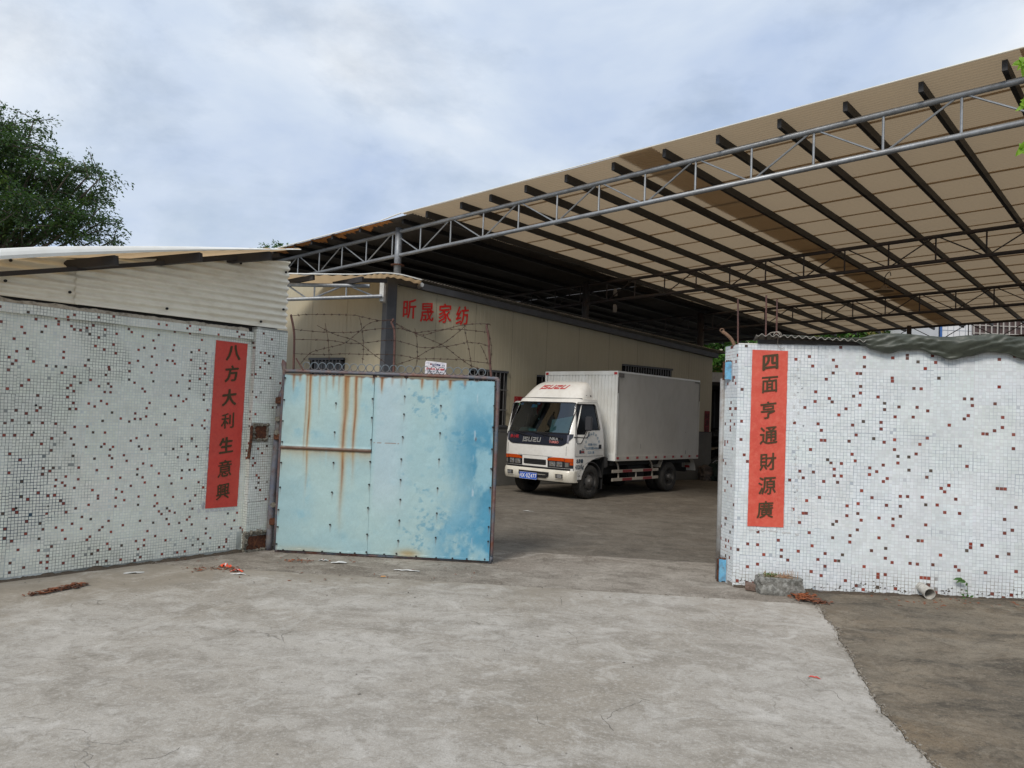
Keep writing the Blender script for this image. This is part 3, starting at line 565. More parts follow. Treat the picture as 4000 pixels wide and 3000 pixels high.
for a, bb in ((-2.6, -.6), (-.66, 1.05), (1.0, 2.56)):
    P = []
    for j in range(41):
        s = a+(bb-a)*j/40
        P.append([tuple(W3(s, rz_(s, o)+.012*math.sin(s*2*PI/.19), o)) for o in np.linspace(.45, -2.6, 8)])
    MB().grid(P).build('roof_sheet', TRCR, SR, world=True, smooth=True)
for s in (-1.6, -.62, .62, 1.42, 2.2):
    MB().bar(W3(s, rz_(s, .4)-.075, .43), W3(s-1.0, rz_(s-1.0, .2)-.05, -1.2), .06, .085).build('roof_beam', DARKST, SR, world=True)
for o in (.12,):
    MB().bar(W3(-2.6, rz_(-2.6, o)-.05, o), W3(2.5, rz_(2.5, o)-.05, o), .035, .04).build('roof_beam', DARKST, SR, world=True)

MB().box((-.05, 0, 0), (.05, 6.9, 3.15), Matrix.Translation((-2.86, 8.95, 0)) @ Matrix.Rotation(R(17.8), 4, 'Z')).build('added_shade_wall', mat('shade_wall_surface', (.22, .2, .17), .8), SR, world=True)  # out-of-sight wall added to block light from the left on the gable
P = [[tuple(W3(2.5, 3.10, -.3)), tuple(W3(-2.6, 2.0, -.3))], [(-4.9, 15.6, 3.25), (-11, 15.6, 3.0)]]
MB().grid(P).build('roof_sheet', CREAM, SR, world=True)  # rear roof added with that wall, also to shade the gable
# ================================================================= GATE
GO = Vector((-2.496, 8.496, 0)); GD = Vector((2.338, -.182, 0)).normalized(); GN = Vector((GD.y, -GD.x, 0))
gate = thing('metal_gate', 'pale blue sheet metal gate streaked with rust, barbed wire along its top', 'gate', tuple(GO))
def GP(u, z, o=0): return GO+GD*u+GN*o+Vector((0, 0, z))
GATEM = mat('gate_paint', (.5, .6, .6), .42, attr=True, spec=.45, bump=.12, bs=14)
STREAKS = [(.10, .22, .7, .008), (.288, 1.35, 1, .009), (.25, 1.1, .55, .006), (.394, .5, .4, .006), (.546, .18, .5, .008), (.689, 1.75, .9, .017), (.715, .5, .6, .008), (.803, 1.2, .9, .013), (.86, .25, .4, .006), (.47, .3, .3, .008), (.61, .25, .35, .006), (1.087, .2, .9, .009), (.99, .1, .5, .008), (1.30, .12, .3, .008), (1.53, .14, .9, .008), (1.698, .16, .9, .007), (1.838, .13, 1, .010), (1.66, .25, .2, .008), (2.0, .08, .6, .008), (1.2, .1, .3, .01), (.17, .1, .5, .01)]
SCREWS = [(-0.0, 1.909), (0.003, 1.667), (0.001, 1.434), (0.004, 1.206), (0.004, 0.978), (0.005, 0.709), (0.002, 0.464), (0.002, 0.278), (-0.001, 0.093), (0.074, 0.032), (0.303, 0.035), (0.51, 0.036), (0.711, 0.036), (0.871, 0.037), (0.997, 0.056), (1.194, 0.041), (1.328, 0.057), (1.544, 0.039), (1.763, 0.034), (1.939, 0.038), (2.095, 0.041), (2.288, 0.048), (0.992, 1.951), (0.99, 1.715), (0.99, 1.51), (0.994, 1.269), (0.994, 1.032), (0.994, 0.784), (0.993, 0.533), (0.997, 0.247), (1.351, 1.955), (1.343, 1.756), (1.343, 1.561), (1.341, 1.315), (1.335, 1.074), (1.339, 0.852), (1.345, 0.639), (1.344, 0.415), (1.341, 0.197), (0.584, 1.653), (0.585, 1.336), (0.588, 1.003), (0.587, 0.682), (0.583, 0.331), (1.744, 1.669), (1.748, 1.374), (1.749, 1.09), (1.746, 0.78), (1.75, 0.511), (1.748, 0.25), (2.324, 1.897), (2.323, 1.691), (2.319, 1.459), (2.318, 1.223), (2.317, 1.013), (2.318, 0.812), (2.317, 0.597), (2.316, 0.393), (2.317, 0.239)]
def gate_col(U, Z):
    pale = np.array([.41, .575, .575]); mid = np.array([.25, .47, .56]); deep = np.array([.065, .275, .42]); rust = np.array([.24, .085, .018]); ochre = np.array([.50, .33, .10])
    c = lerp(np.zeros(U.shape+(3,))+pale, np.array([.36, .54, .57]), sstep(.35, .65, fbm(U*1.7, Z*1.7+4)))
    c = lerp(c, np.array([.46, .58, .64]), .6*sstep(1.0, 1.06, U)*sstep(1.5, 1.2, U)*sstep(.3, .8, Z))
    nn = .6*fbm(U*3.2+7, Z*1.5+3, 6)+.4*fbm(U*12, Z*3.5, 4); big = sstep(1.66, 2.16, U+.55*(nn-.5)-.18*sstep(1.3, .3, Z)+.10*sstep(1.5, 1.9, Z))
    c = lerp(c, mid, .9*big); c = lerp(c, deep, .9*sstep(.42, .58, fbm(U*4+1, Z*3+8, 5))*sstep(1.75, 2.15, U+.4*(nn-.5)-.15*sstep(1.2, .3, Z))*sstep(1.95, 1.5, Z+.2*nn))
    c = lerp(c, deep*1.15, .75*sstep(1.55, 1.9, U)*sstep(.85, .3, Z)*sstep(.36, .62, fbm(U*5, Z*4+1, 6)))
    # flaked spots
    sp = sstep(.60, .76, fbm(U*9+3, Z*11+2, 5)); c = lerp(c, mid*.95, .4*sp*(.35+.65*sstep(1.25, 1.7, U)))
    sp = sstep(.56, .72, fbm(U*20+3, Z*24+2, 5))*sstep(.50, .60, fbm(U*3+11, Z*3+6)); c = lerp(c, deep, .55*sp*sstep(1.25, 1.45, U))
    for a, z, ru, rz2 in ((.25, .42, .09, .06), (.17, 1.33, .06, .07), (.35, 1.3, .1, .05), (.9, 1.62, .05, .06), (.3, .72, .04, .16), (.72, .2, .06, .06), (.13, 1.78, .05, .14)):
        c = lerp(c, mid, .6*np.exp(-((U-a)/ru)**2-((Z-z)/rz2)**2)*sstep(.38, .55, fbm(U*16, Z*12, 4)))
    c = lerp(c, np.array([.36, .53, .55]), .5*sstep(.35, .12, Z)*sstep(1.4, .6, U))
    wz = .004*np.sin(Z*9)+.05*(1.95-Z)*-.06
    for a, ln, st, w in STREAKS:
        d_ = 1.955-Z; wid = w*(1.2-.5*np.clip(d_/ln, 0, 1)); m_ = np.exp(-((U-a-wz)/wid)**2)*sstep(ln, ln*.55, d_); h_ = np.exp(-((U-a-wz)/(wid*2.6))**2)*sstep(ln*1.15, ln*.3, d_)
        c = lerp(c, ochre, st*.65*h_); c = lerp(c, rust, np.minimum(1, st*1.15)*m_*(.55+.45*vnoise(U*60, Z*7)))
        tri = np.exp(-((U-a)/(.014+.0*d_))**2)*sstep(.13, .0, d_); c = lerp(c, rust, .8*st*tri)
    c = lerp(c, rust*.55, .85*sstep(.022, .004, 1.957-Z+.018*(vnoise(U*24, Z*0)-.5)))
    # rusted lap of the left panel and what ran from it
    below = sstep(0, .01, 1.150-.012*U-Z)*(U < 1.0); dd = np.clip(1.150-.012*U-Z, 0, 9)
    c = lerp(c, ochre, .75*below*np.exp(-dd/.07)*sstep(.2, .7, vnoise(U*30, Z*2)+.35)); c = lerp(c, rust, .7*below*np.exp(-dd/.03)*vnoise(U*46+3, Z*5))
    c = lerp(c, rust*.35, .97*(U < 1.003)*sstep(.022, .014, np.abs(Z-1.146)))
    c = lerp(c, rust, .8*(np.abs(Z-1.235) < .004)*(U > 1.02)*(U < 1.3)*(vnoise(U*40, Z*0) > .35))
    c = lerp(c, ochre*.8, .8*np.exp(-((U-1.45)/.14)**2-((Z-.06)/.05)**2)); c = lerp(c, ochre*.9, .4*np.exp(-((U-.3)/.3)**2-((Z-.04)/.04)**2))
    for u, z in SCREWS:
        c = lerp(c, rust*.6, .75*np.exp(-((U-u)/.006)**2)*sstep(.11, 0, z-Z)*(Z < z+.004)); 
    for u in (2.13,):
        c = lerp(c, np.array([.55, .65, .7]), .6*np.exp(-((U-u)/.012)**2)*sstep(.55, .62, fbm(U*40, Z*8, 3))); c = lerp(c, rust*.7, .9*np.exp(-((U-2.14)/.008)**2-((Z-1.32)/.02)**2))
    return c*(.84+.09*vnoise(U*130, Z*130))[..., None]
def gate_panel(ub, z0, z1, o):
    """ub: (left bottom, right bottom, left top, right top) along the gate"""
    nu = max(6, int((ub[1]-ub[0])/.0075)); nz_ = int((z1-z0)/.0085); a = np.linspace(0, 1, nu+1)[:, None]; t = np.linspace(0, 1, nz_+1)[None, :]
    U = (ub[0]+(ub[1]-ub[0])*a)*(1-t)+(ub[2]+(ub[3]-ub[2])*a)*t; Z = z0+(z1-z0)*t+0*a
    O_ = o+.020*fbm(U*2.3, Z*1.6)+.010*fbm(U*7, Z*5)+.0012*np.sin(U*2*PI/.33)+np.where(np.abs(Z-z0) < .02, .003*vnoise(U*20, Z), 0)
    if z0 > 1: O_ = O_+.010*sstep(.06, 0, Z-z0)
    P = np.array(GP(0, 0))+U[..., None]*np.array(GD)+O_[..., None]*np.array(GN)+Z[..., None]*np.array([0, 0, 1.]); C_ = gate_col(U, Z)
    idx = np.arange(U.size).reshape(U.shape); F = np.stack([idx[:-1, :-1], idx[1:, :-1], idx[1:, 1:], idx[:-1, 1:]], -1).reshape(-1, 4)
    V = np.concatenate([P.reshape(-1, 3), (P-np.array(GN)*.0015).reshape(-1, 3)]); n = U.size; F2 = np.concatenate([F, F[:, ::-1]+n])
    link('sheet_panel', npmesh('sheet_panel', V-np.array(GO), F2, np.concatenate([C_.reshape(-1, 3)]*2)), GATEM, gate)
gate_panel((-.012, 1.004, -.008, 1.0), .03, 1.15, .020); gate_panel((-.01, 1.0, -.006, 1.0), 1.135, 1.957, .026)
gate_panel((1.0, 1.335, 1.0, 1.345), .035, 1.955, .016); gate_panel((1.325, 2.335, 1.338, 2.318), .03, 1.952, .021)
GFR = mat('gate_frame_paint', (.09, .12, .155), .6, var=(.15, .06, .04), vs=4, vamt=1.0, fine=(.20, .15, .12), fs=18, famt=.6, bump=.4, bs=70)
fr = MB(); fr.tube(catmull([GP(-.03, .02), GP(-.028, 1.95), GP(0, 1.985), GP(.5, 1.99), GP(1.5, 1.99), GP(2.27, 1.985), GP(2.335, 1.96), GP(2.352, 1.89), GP(2.355, 1.0), GP(2.352, .015)], 5), .021, 8)
fr.tube([GP(-.03, .012), GP(2.35, .0225)], .018, 8); fr.tube([GP(2.335, -.005), GP(2.352, .07)], .024, 8); fr.build('gate_frame', GFR, gate, world=True, smooth=True)
MB().bar(GP(-.02, 1.0, -.02), GP(2.34, 1.0, -.02), .03, .04).build('back_rail', RUST, gate, world=True)
for u in (.99, 1.34): MB().bar(GP(u, .02, -.012), GP(u, 1.97, -.012), .04, .03, upv=GN).build('back_stile', RUST, gate, world=True)
sm = MB().cyl((0, 0, 0), (0, 1, 0), .009, .010, 8); sme = sm.build('screw', BLACKM, gate); me0 = sme.data; bpy.data.objects.remove(sme)
gang = math.atan2(GD.y, GD.x)
for i, (u, z) in enumerate(SCREWS):
    link('screw', me0, None, gate, Matrix.Translation(GP(u, z, .044)-GO) @ Matrix.Rotation(gang, 4, 'Z'))
MB().cyl(GP(.985, 1.28, .035), GN, .017, .014, 10).build('washer', BLACKM, gate, world=True)
RINGM = mat('ring_steel', (.16, .22, .26), .55, metal=.3, var=(.12, .055, .03), vs=7, vamt=.8, fine=(.3, .36, .38), fs=30, famt=.3)
rg = MB(); rg.tube([(.0405*math.cos(2*PI*k/24), 0, .0405*math.sin(2*PI*k/24)) for k in range(24)], .0042, 6, closed=True)
ro = rg.build('ring', RINGM, gate, smooth=True); rme = ro.data; bpy.data.objects.remove(ro)
for k in range(23):
    u = .225+.0885*k
    link('ring', rme, None, gate, Matrix.Translation(GP(u, 2.051-.004*k/22, .012)-GO) @ Matrix.Rotation(gang+random.uniform(-.12, .12), 4, 'Z') @ Matrix.Rotation(random.uniform(-.05, .05), 4, 'X'))
WIREM = mat('rusty_wire', (.035, .022, .018), .8, metal=.3, var=(.09, .04, .025), vs=20, vamt=.6)
RROD = mat('rusty_rod', (.11, .05, .04), .85, var=(.05, .03, .03), vs=9, vamt=.7, fine=(.22, .12, .09), fs=50, famt=.4, bump=.5, bs=80)
for pts in ([(.075, 1.97), (.07, 2.2), (.059, 2.417), (.019, 2.587), (.01, 2.61)], [(1.197, 1.97), (1.198, 2.2), (1.189, 2.451), (1.165, 2.53), (1.150, 2.56), (1.175, 2.60)], [(2.278, 1.97), (2.25, 2.2), (2.23, 2.418), (2.206, 2.53), (2.202, 2.578)]):
    MB().tube(catmull([GP(u, z, 0) for u, z in pts], 4), .0125, 8).build('wire_post', RROD, gate, world=True, smooth=True)
MB().tube([GP(.10, 2.13, .01), GP(.19, 2.0, .015)], .009, 6).build('loose_bar', RROD, gate, world=True)
WIRES = [[(0.021, 2.599), (0.246, 2.622), (0.696, 2.629), (0.797, 2.616), (1.017, 2.576), (1.144, 2.584), (1.282, 2.498), (1.439, 2.448), (1.528, 2.434), (1.625, 2.465), (1.951, 2.556), (2.201, 2.575), (2.251, 2.56)], [(.05, 2.45), (.4, 2.43), (0.705, 2.436), (0.816, 2.456), (1.004, 2.484), (1.149, 2.491), (1.248, 2.495), (1.416, 2.458), (1.537, 2.471), (1.756, 2.501), (1.942, 2.505), (2.216, 2.483)], [(.06, 2.34), (0.452, 2.34), (0.644, 2.319), (0.778, 2.315), (0.933, 2.336), (1.166, 2.365), (1.356, 2.33), (1.49, 2.296), (1.644, 2.301), (1.818, 2.323), (1.992, 2.362), (2.145, 2.359), (2.233, 2.331)], [(.07, 2.18), (0.415, 2.182), (0.627, 2.197), (0.851, 2.199), (1.162, 2.207), (1.329, 2.193), (1.473, 2.17), (1.605, 2.175), (1.825, 2.177), (1.989, 2.173), (2.099, 2.159), (2.273, 2.148)], [(0.15, 2.065), (0.257, 2.19), (0.378, 2.239), (0.622, 2.307), (0.708, 2.37), (0.826, 2.473), (0.88, 2.524), (0.967, 2.565), (1.133, 2.584)], [(0.32, 2.502), (0.527, 2.409), (0.732, 2.355), (0.858, 2.287), (0.939, 2.224), (1.105, 2.114)], [(0.786, 2.626), (0.826, 2.473), (0.852, 2.287), (0.85, 2.1)], [(1.414, 2.502), (1.441, 2.393), (1.456, 2.175), (1.434, 2.054)], [(1.2, 2.09), (1.407, 2.163), (1.579, 2.267), (1.708, 2.331), (1.815, 2.405), (1.952, 2.529), (1.962, 2.562)], [(1.167, 2.571), (1.394, 2.458), (1.596, 2.382), (1.753, 2.316), (1.889, 2.217), (2.023, 2.129), (2.156, 2.079)], [(1.957, 2.54), (1.997, 2.378), (2.029, 2.249), (2.063, 2.087)], [(2.146, 2.339), (2.204, 2.233), (2.241, 2.125)], [(2.226, 2.505), (2.267, 2.311), (2.263, 2.137)], [(0.409, 2.527), (0.452, 2.34), (0.473, 2.142)]]
for wi, pts in enumerate(WIRES):
    P = catmull([GP(u, z, .014+.01*noise.noise(Vector((u*5, z*3, wi)))) for u, z in pts], 6); b = MB(); b.tube(P, .0030, 5)
    acc_ = 0
    for i in range(1, len(P)):
        acc_ += (P[i]-P[i-1]).length
        if acc_ > .075:
            acc_ = 0; p = P[i]; d_ = (P[i]-P[i-1]).normalized()
            b.tube([p-d_*.008, p+d_*.008], .0055, 5)
            for _ in range(3):
                q = (GD*random.uniform(-1, 1)+Vector((0, 0, random.uniform(-1, 1)))+GN*random.uniform(-.6, .6)).normalized()*.017; b.tube([p-q, p+q], .0016, 4)
    b.build('barbed_wire', WIREM, gate, world=True)
# hinges on the pillar
HPIPE = mat('blue_grey_pipe', (.19, .185, .175), .6, var=(.05, .10, .24), vs=5, vamt=.5, fine=(.12, .06, .035), fs=14, famt=.7, bump=.4, bs=60)
hg = thing('gate_hinge_post', 'blue and rust coloured pipe post carrying the gate beside the left pillar', 'post', (-2.615, 8.59, 0))
MB().tube(catmull([(-2.625, 8.59, .0), (-2.612, 8.59, .8), (-2.585, 8.60, 1.5), (-2.57, 8.60, 1.72), (-2.545, 8.61, 1.76)], 5), .038, 10).build('post', HPIPE, hg, world=True, smooth=True)
for z in (.28, 1.22, 1.62):
    MB().box((-2.62, 8.53, z), (-2.50, 8.60, z+.075)).build('hinge', RUST, hg, world=True, bevel=.008)
for z in (.5, 1.3, 1.45): MB().cyl((-2.59, 8.555, z), (.2, -1, .1), .03, .05, 7).build('weld_lump', BARK, hg, world=True)
# notice on the gate
nb = thing('notice_board', 'small white police warning sign hung behind the gate rings', 'sign', tuple(GP(1.65, 2.0, -.02)))
WHITEP = mat('white_plastic_board', (.72, .70, .74), .4, var=(.6, .58, .62), vs=6, vamt=.4)
C4 = [GP(1.541, 1.985, -.02), GP(1.772, 1.985, -.02), GP(1.774, 2.137, -.03), GP(1.55, 2.155, -.03), GP(1.536, 2.143, -.03)]
def nbf(u, v, d): return tuple(GP(u, v, -.02-.06*(v-1.98)-d))
MB().plate([(1.541, 1.985), (1.772, 1.985), (1.774, 2.137), (1.552, 2.155), (1.538, 2.142)], nbf, .004).build('board', WHITEP, nb, world=True)
INK = mat('navy_print', (.01, .02, .12), .5); REDP = mat('red_print', (.52, .015, .03), .5); GRYP = mat('grey_print', (.12, .16, .2), .5)
def GM(u, z, o=-.014): return mwof(nb).inverted() @ frame(GP(u, z, o-.06*(z-1.98)), GD-Vector((0, 0, .075)), (0, 0, 1))
txt('header_text', '警察提醒', .024, INK, nb, GM(1.663, 2.112), .03); txt('header_text', '报警', .019, GRYP, nb, GM(1.742, 2.108), .02)
txt('warning_text', '诈骗多发 多人骗财', .0245, REDP, nb, GM(1.655, 2.066), .03)
MB().cyl(GP(1.603, 2.119, -.0255), GN, .010, .001, 16).build('emblem', mat('emblem_maroon', (.16, .02, .03), .5), nb, world=True)
b = MB()
b.box((-.11, -.0012, -.001), (.112, 0, .001), GM(1.656, 2.094) @ Matrix.Rotation(PI/2, 4, 'X').inverted() if False else frame(GP(1.656, 2.094, -.0195), GD-Vector((0, 0, .075)), -GN))
for row, z in enumerate((2.035, 2.016)):
    u = 1.565
    while u < 1.75:
        w = random.uniform(.008, .02); b.add([GP(u, z-.004-.075*(u-1.65), -.0205+.001), GP(u+w, z-.004-.075*(u-1.65), -.0195), GP(u+w, z+.004-.075*(u-1.65), -.0195), GP(u, z+.004-.075*(u-1.65), -.0195)], [(0, 1, 2, 3)]); u += w+random.uniform(.003, .012)
b.build('fine_print', GRYP, nb, world=True)

# ================================================================= FACTORY BUILDING
TBd = R(53); dB = Vector((math.sin(TBd), math.cos(TBd), 0)); nB = Vector((dB.y, -dB.x, 0)); OB = Vector((-2.566, 15.634, 0))
bld = thing('factory_building', 'cream panelled factory building with four red characters, behind the gate', 'building', tuple(OB))
def BP(s, z, o=0): return OB+dB*s+nB*o+Vector((0, 0, z))
BCREAM = mat('cream_panel', (.43, .385, .275), .5, var=(.34, .30, .21), vs=.8, vamt=.5, fine=(.33, .29, .20), fs=7, famt=.25, stretch=(1, 1, .25))
BSKIRT = mat('grey_skirt', (.11, .108, .10), .75, var=(.16, .15, .13), vs=2, vamt=.5, bump=.3)
def btop(s): return 4.205-.073*s
WINS = [(2.02, 3.07, 1.333, 2.56), (3.93, 5.0, 1.34, 2.535), (6.72, 8.62, 2.35, 2.99)]
LB = 10.35; pw = 1.04; npan = 10
RIBS = .104
for k in range(npan):
    a = .10+k*(LB-.1)/npan; c = a+(LB-.1)/npan-.006
    b = MB(); s = a
    cuts = sorted(set([a, c]+[v for w in WINS for v in w[:2] if a < v < c]))
    for i in range(len(cuts)-1):
        x0, x1 = cuts[i], cuts[i+1]; mid = (x0+x1)/2; w = [q for q in WINS if q[0] <= mid <= q[1]]
        spans = [(1.322, None)] if not w else [(1.322, w[0][2]), (w[0][3], None)]
        for z0, z1 in spans:
            n = max(1, round((x1-x0)/RIBS)); P = []
            for j in range(n):
                u0_, u1_ = x0+(x1-x0)*j/n, x0+(x1-x0)*(j+1)/n; g_ = .008
                for u, o in ((u0_, 0.001), (u0_+g_*.4, .0015), (u0_+g_, .0015), (u0_+g_*1.5, .0035), (u1_-g_*.5, .0035)):
                    P.append([tuple(BP(u, z0, o)), tuple(BP(u, z1 if z1 else btop(u), o))])
            P.append([tuple(BP(x1, z0, 0)), tuple(BP(x1, z1 if z1 else btop(x1), 0))]); b.grid(P).build('wall_panel', BCREAM, bld, world=True); b = MB()
b = MB(); hol = [[(w[0], w[2]), (w[1], w[2]), (w[1], w[3]), (w[0], w[3])] for w in WINS]
b.plate([(0, 0), (LB, 0), (LB, btop(LB)), (0, btop(0))], lambda u, v, d: tuple(BP(u, v, -.01-d)), .1, hol); b.build('wall_core', BSKIRT, bld, world=True)
MB().plate([(0.1, 0), (LB, 0), (LB, 1.318), (0.1, 1.318)], lambda u, v, d: tuple(BP(u, v, .03-d)), .03).build('base_skirt', BSKIRT, bld, world=True)
MB().bar(BP(.1, 1.325, .02), BP(LB, 1.325, .02), .03, .02).build('skirt_trim', DARKST, bld, world=True)
STEELG = mat('grey_steel_trim', (.085, .09, .10), .5, metal=.2, var=(.05, .05, .055), vs=4, vamt=.5)
MB().box((-.13, -.14, 0), (.09, .06, 4.22), Matrix.Translation(OB) @ Matrix.Rotation(PI/2-TBd, 4, 'Z')).build('corner_post', STEELG, bld, world=True)
BARM = mat('window_bar_steel', (.20, .20, .20), .45, metal=.4, var=(.12, .10, .09), vs=9, vamt=.5)
DGLASS = mat('dark_window_pane', (.012, .012, .013), .12, spec=.5)
def bwin(x0, x1, z0, z1, PT, nb_, rails):
    b = MB()
    for p, q in (((x0, z0), (x1, z0)), ((x1, z0), (x1, z1)), ((x1, z1), (x0, z1)), ((x0, z1), (x0, z0))): b.bar(PT(p[0], p[1], .03), PT(q[0], q[1], .03), .05, .05)
    w = b.build('window', STEELG, bld, world=True)
    MW[w.name] = mwof(bld)
    MB().add([PT(x0, z0, -.06), PT(x1, z0, -.06), PT(x1, z1, -.06), PT(x0, z1, -.06)], [(0, 1, 2, 3)]).build('pane', DGLASS, w, world=True)
    for i in range(1, nb_): 
        x = x0+(x1-x0)*i/nb_; MB().bar(PT(x, z0, .045), PT(x, z1, .045), .018, .018, upv=nB).build('window_bar', BARM, w, world=True)
    for z in rails: MB().bar(PT(x0, z, .05), PT(x1, z, .05), .018, .02).build('window_bar', BARM, w, world=True)
bwin(*WINS[0], BP, 9, (1.7, 2.15)); bwin(*WINS[1], BP, 8, (1.75, 2.15)); bwin(*WINS[2], BP, 20, ())
b = MB(); b.bar(BP(-.12, btop(-.12)+.05, .06), BP(LB+.1, btop(LB)+.05, .06), .12, .13); b.build('eave_fascia', STEELG, bld, world=True)
# gable side
TG = R(-58); dG = Vector((math.sin(TG), math.cos(TG), 0)); nG = Vector((-dG.y, dG.x, 0))
def GBP(s, z, o=0): return OB+dG*s+nG*o+Vector((0, 0, z))
gw = (1.07, 2.15, 1.5, 2.645); b = MB(); P = []
for k in range(7):
    x0, x1 = .13+k*1.04, .13+(k+1)*1.04-.006; b = MB(); n = 10
    for z0, z1 in ([(gw[3], 4.3)] if x0 < gw[1] and x1 > gw[0]+.2 and k == 1 else [(0, 4.3)]):
        P = []
        for j in range(n):
            u0_, u1_ = x0+(x1-x0)*j/n, x0+(x1-x0)*(j+1)/n
            for u, o in ((u0_, 0), (u0_+.004, -.003), (u0_+.008, -.003), (u0_+.012, .0), (u1_-.004, .0)): P.append([tuple(GBP(u, z0, o)), tuple(GBP(u, z1+.05*u*(z1 > 4), o))])
        P.append([tuple(GBP(x1, z0, 0)), tuple(GBP(x1, z1+.05*x1*(z1 > 4), 0))]); b.grid(P)
        b.build('wall_panel', BCREAM, bld, world=True); b = MB()
gw = (1.17, 2.21, 1.5, 2.645)
bwin(*gw, GBP, 10, (2.1,))
MB().box((.13, -.02, 0), (7.5, .02, 4.3), Matrix.Translation(OB) @ Matrix.Rotation(PI/2-TG, 4, 'Z') @ Matrix.Translation((0, -.10, 0))).build('gable_lining', BCREAM, bld, world=True)
# roof of the building: corrugated, eave climbs to the left
P = []; CORR = mat('weathered_roof_sheet', (.46, .42, .36), .6, var=(.25, .21, .17), vs=3, vamt=.6, fine=(.15, .12, .1), fs=9, famt=.4)
for i in range(0, 560):
    s = .15+i*.019; z = 4.345-.0708*(s-.65)+.014*math.sin(i*2*PI/4)
    P.append([tuple(BP(s, z, .14)), tuple(BP(s, z+.12, -3.2))])
MB().grid(P).build('roof_sheet', CORR, bld, world=True)
# eave seen from below stays dark behind the fascia
MB().cyl(BP(.57, 4.19, .22), nB-dB*.3, .045, .3, 12).build('drain_pipe', mat('grey_pvc', (.35, .36, .36), .5), bld, world=True)
MB().add([BP(LB, 0, -.05), BP(LB, btop(LB), -.05), BP(LB, btop(LB), -4), BP(LB, 0, -4)], [(0, 1, 2, 3)]).build('end_wall', BCREAM, bld, world=True)
REDC = mat('red_sign_paint', (.62, .015, .012), .5)
for ch, s, z in zip('昕晟家纺', (.465, .885, 1.333, 1.775), (3.713, 3.69, 3.72, 3.716)):
    txt('sign_character', ch, .44, REDC, bld, mwof(bld).inverted() @ frame(BP(s, z, .013), dB, (0, 0, 1)), 0, .78, 0, 1, .02, .12, .016)
# small lean-to roof against the gable, carried by a pipe truss
LT = thing('lean_to_roof', 'small lean-to roof on a grey pipe truss between the shed and the factory corner', 'roof', (-3.6, 14.9, 4.1))
LG = mat('galvanised_pipe', (.24, .26, .28), .5, metal=.4, var=(.14, .14, .15), vs=5, vamt=.6, fine=(.5, .52, .55), fs=26, famt=.3)
b = MB(); P = []
FE = [(-6.2, 14.3, 4.06), (-4.446, 14.6, 4.11), (-3.6, 14.75, 4.155), (-3.0, 14.85, 4.195), (-2.66, 14.9, 4.245), (-2.3, 15.0, 4.25), (-1.88, 15.2, 4.19)]
FEc = catmull(FE, 14)
for i, p in enumerate(FEc): P.append([(p.x, p.y, p.z+.012*math.sin(i*1.25)), (p.x-.15, p.y+.9, p.z+.06+.012*math.sin(i*1.25)), (p.x-.3, p.y+1.9, p.z+.14)])
b.grid(P).build('roof_sheet', TRCR, LT, world=True, smooth=True)
MB().tube([(p.x, p.y-.004, p.z+.02) for p in FEc], .012, 6).build('roof_edge', MATS['white_sheet_edge'], LT, world=True)
for z0, z1, x0, x1 in ((4.0, 4.07, -3.9, -3.3), (4.03, 4.12, -3.15, -2.75)):
    pass
for xx in (-4.0, -3.05): MB().bar((xx-.55, 15.1, 4.03), (xx+.1, 14.72, 4.10), .06, .10).build('roof_beam', DARKST, LT, world=True)
MB().bar((-3.15, 14.95, 4.11), (-2.55, 15.15, 4.16), .05, .08).build('roof_beam', DARKST, LT, world=True)
tr_ = MB().tube([(-6.0, 14.9, 3.93), (-2.85, 14.9, 4.0)], .038, 8).tube([(-6.0, 14.9, 3.56), (-2.60, 14.9, 3.81)], .036, 8).build('truss', LG, LT, world=True)
MW[tr_.name] = mwof(LT)
for x0, x1, k in ((-4.47, -4.05, 0), (-3.97, -3.35, 1), (-3.92, -3.92, 2), (-3.30, -3.30, 2), (-3.26, -2.75, 0), (-4.6, -5.0, 0)):
    zt = lambda x: 3.93+.0222*(x+6); zb = lambda x: 3.56+.0735*(x+6)
    b = MB(); b.tube([(x0, 14.9, zb(x0) if k != 0 else zt(x0)), (x1, 14.9, zt(x1) if k != 0 else zb(x1))], .017, 6); b.build('web_bar', LG, tr_, world=True)
MB().box((-2.66, 14.95, 3.72), (-2.58, 15.2, 4.08)).build('wall_bracket', PLAST, LT, world=True)
# red plaque and door couplet on the building
pq = thing('wall_plaque', 'small red enamel plaque on the cream wall left of the truck', 'plaque', tuple(BP(3.43, 1.95, .02)))
MB().plate([(3.286, 1.885), (3.70, 1.885), (3.70, 2.025), (3.286, 2.025)], lambda u, v, d: tuple(BP(u, v, .022-d)), .01).build('board', mat('red_enamel', (.30, .012, .016), .45), pq, world=True)
PK = mat('pale_red_print', (.45, .12, .10), .5)
for z in (1.988, 1.925): txt('plaque_text', '消防安全' if z > 1.95 else '重点单位', .05, PK, pq, mwof(pq).inverted() @ frame(BP(3.54, z, .026), dB, (0, 0, 1)))
MB().tube([BP(3.352+.03*math.cos(2*PI*k/16), 1.955+.045*math.sin(2*PI*k/16), .024) for k in range(16)], .004, 5, closed=True).build('emblem', PK, pq, world=True)
rc = thing('door_couplet', 'dim red paper character pasted on the far end of the cream wall', 'paper banner', tuple(BP(10.13, 1.58, .012)))
MB().plate([(10.04, 1.25), (10.26, 1.25), (10.26, 1.92), (10.04, 1.92)], lambda u, v, d: tuple(BP(u, v, .018-d)), .004).build('paper', mat('dull_red_paper', (.20, .02, .025), .7), rc, world=True)
DRK = mat('dark_ink', (.03, .012, .012), .7)
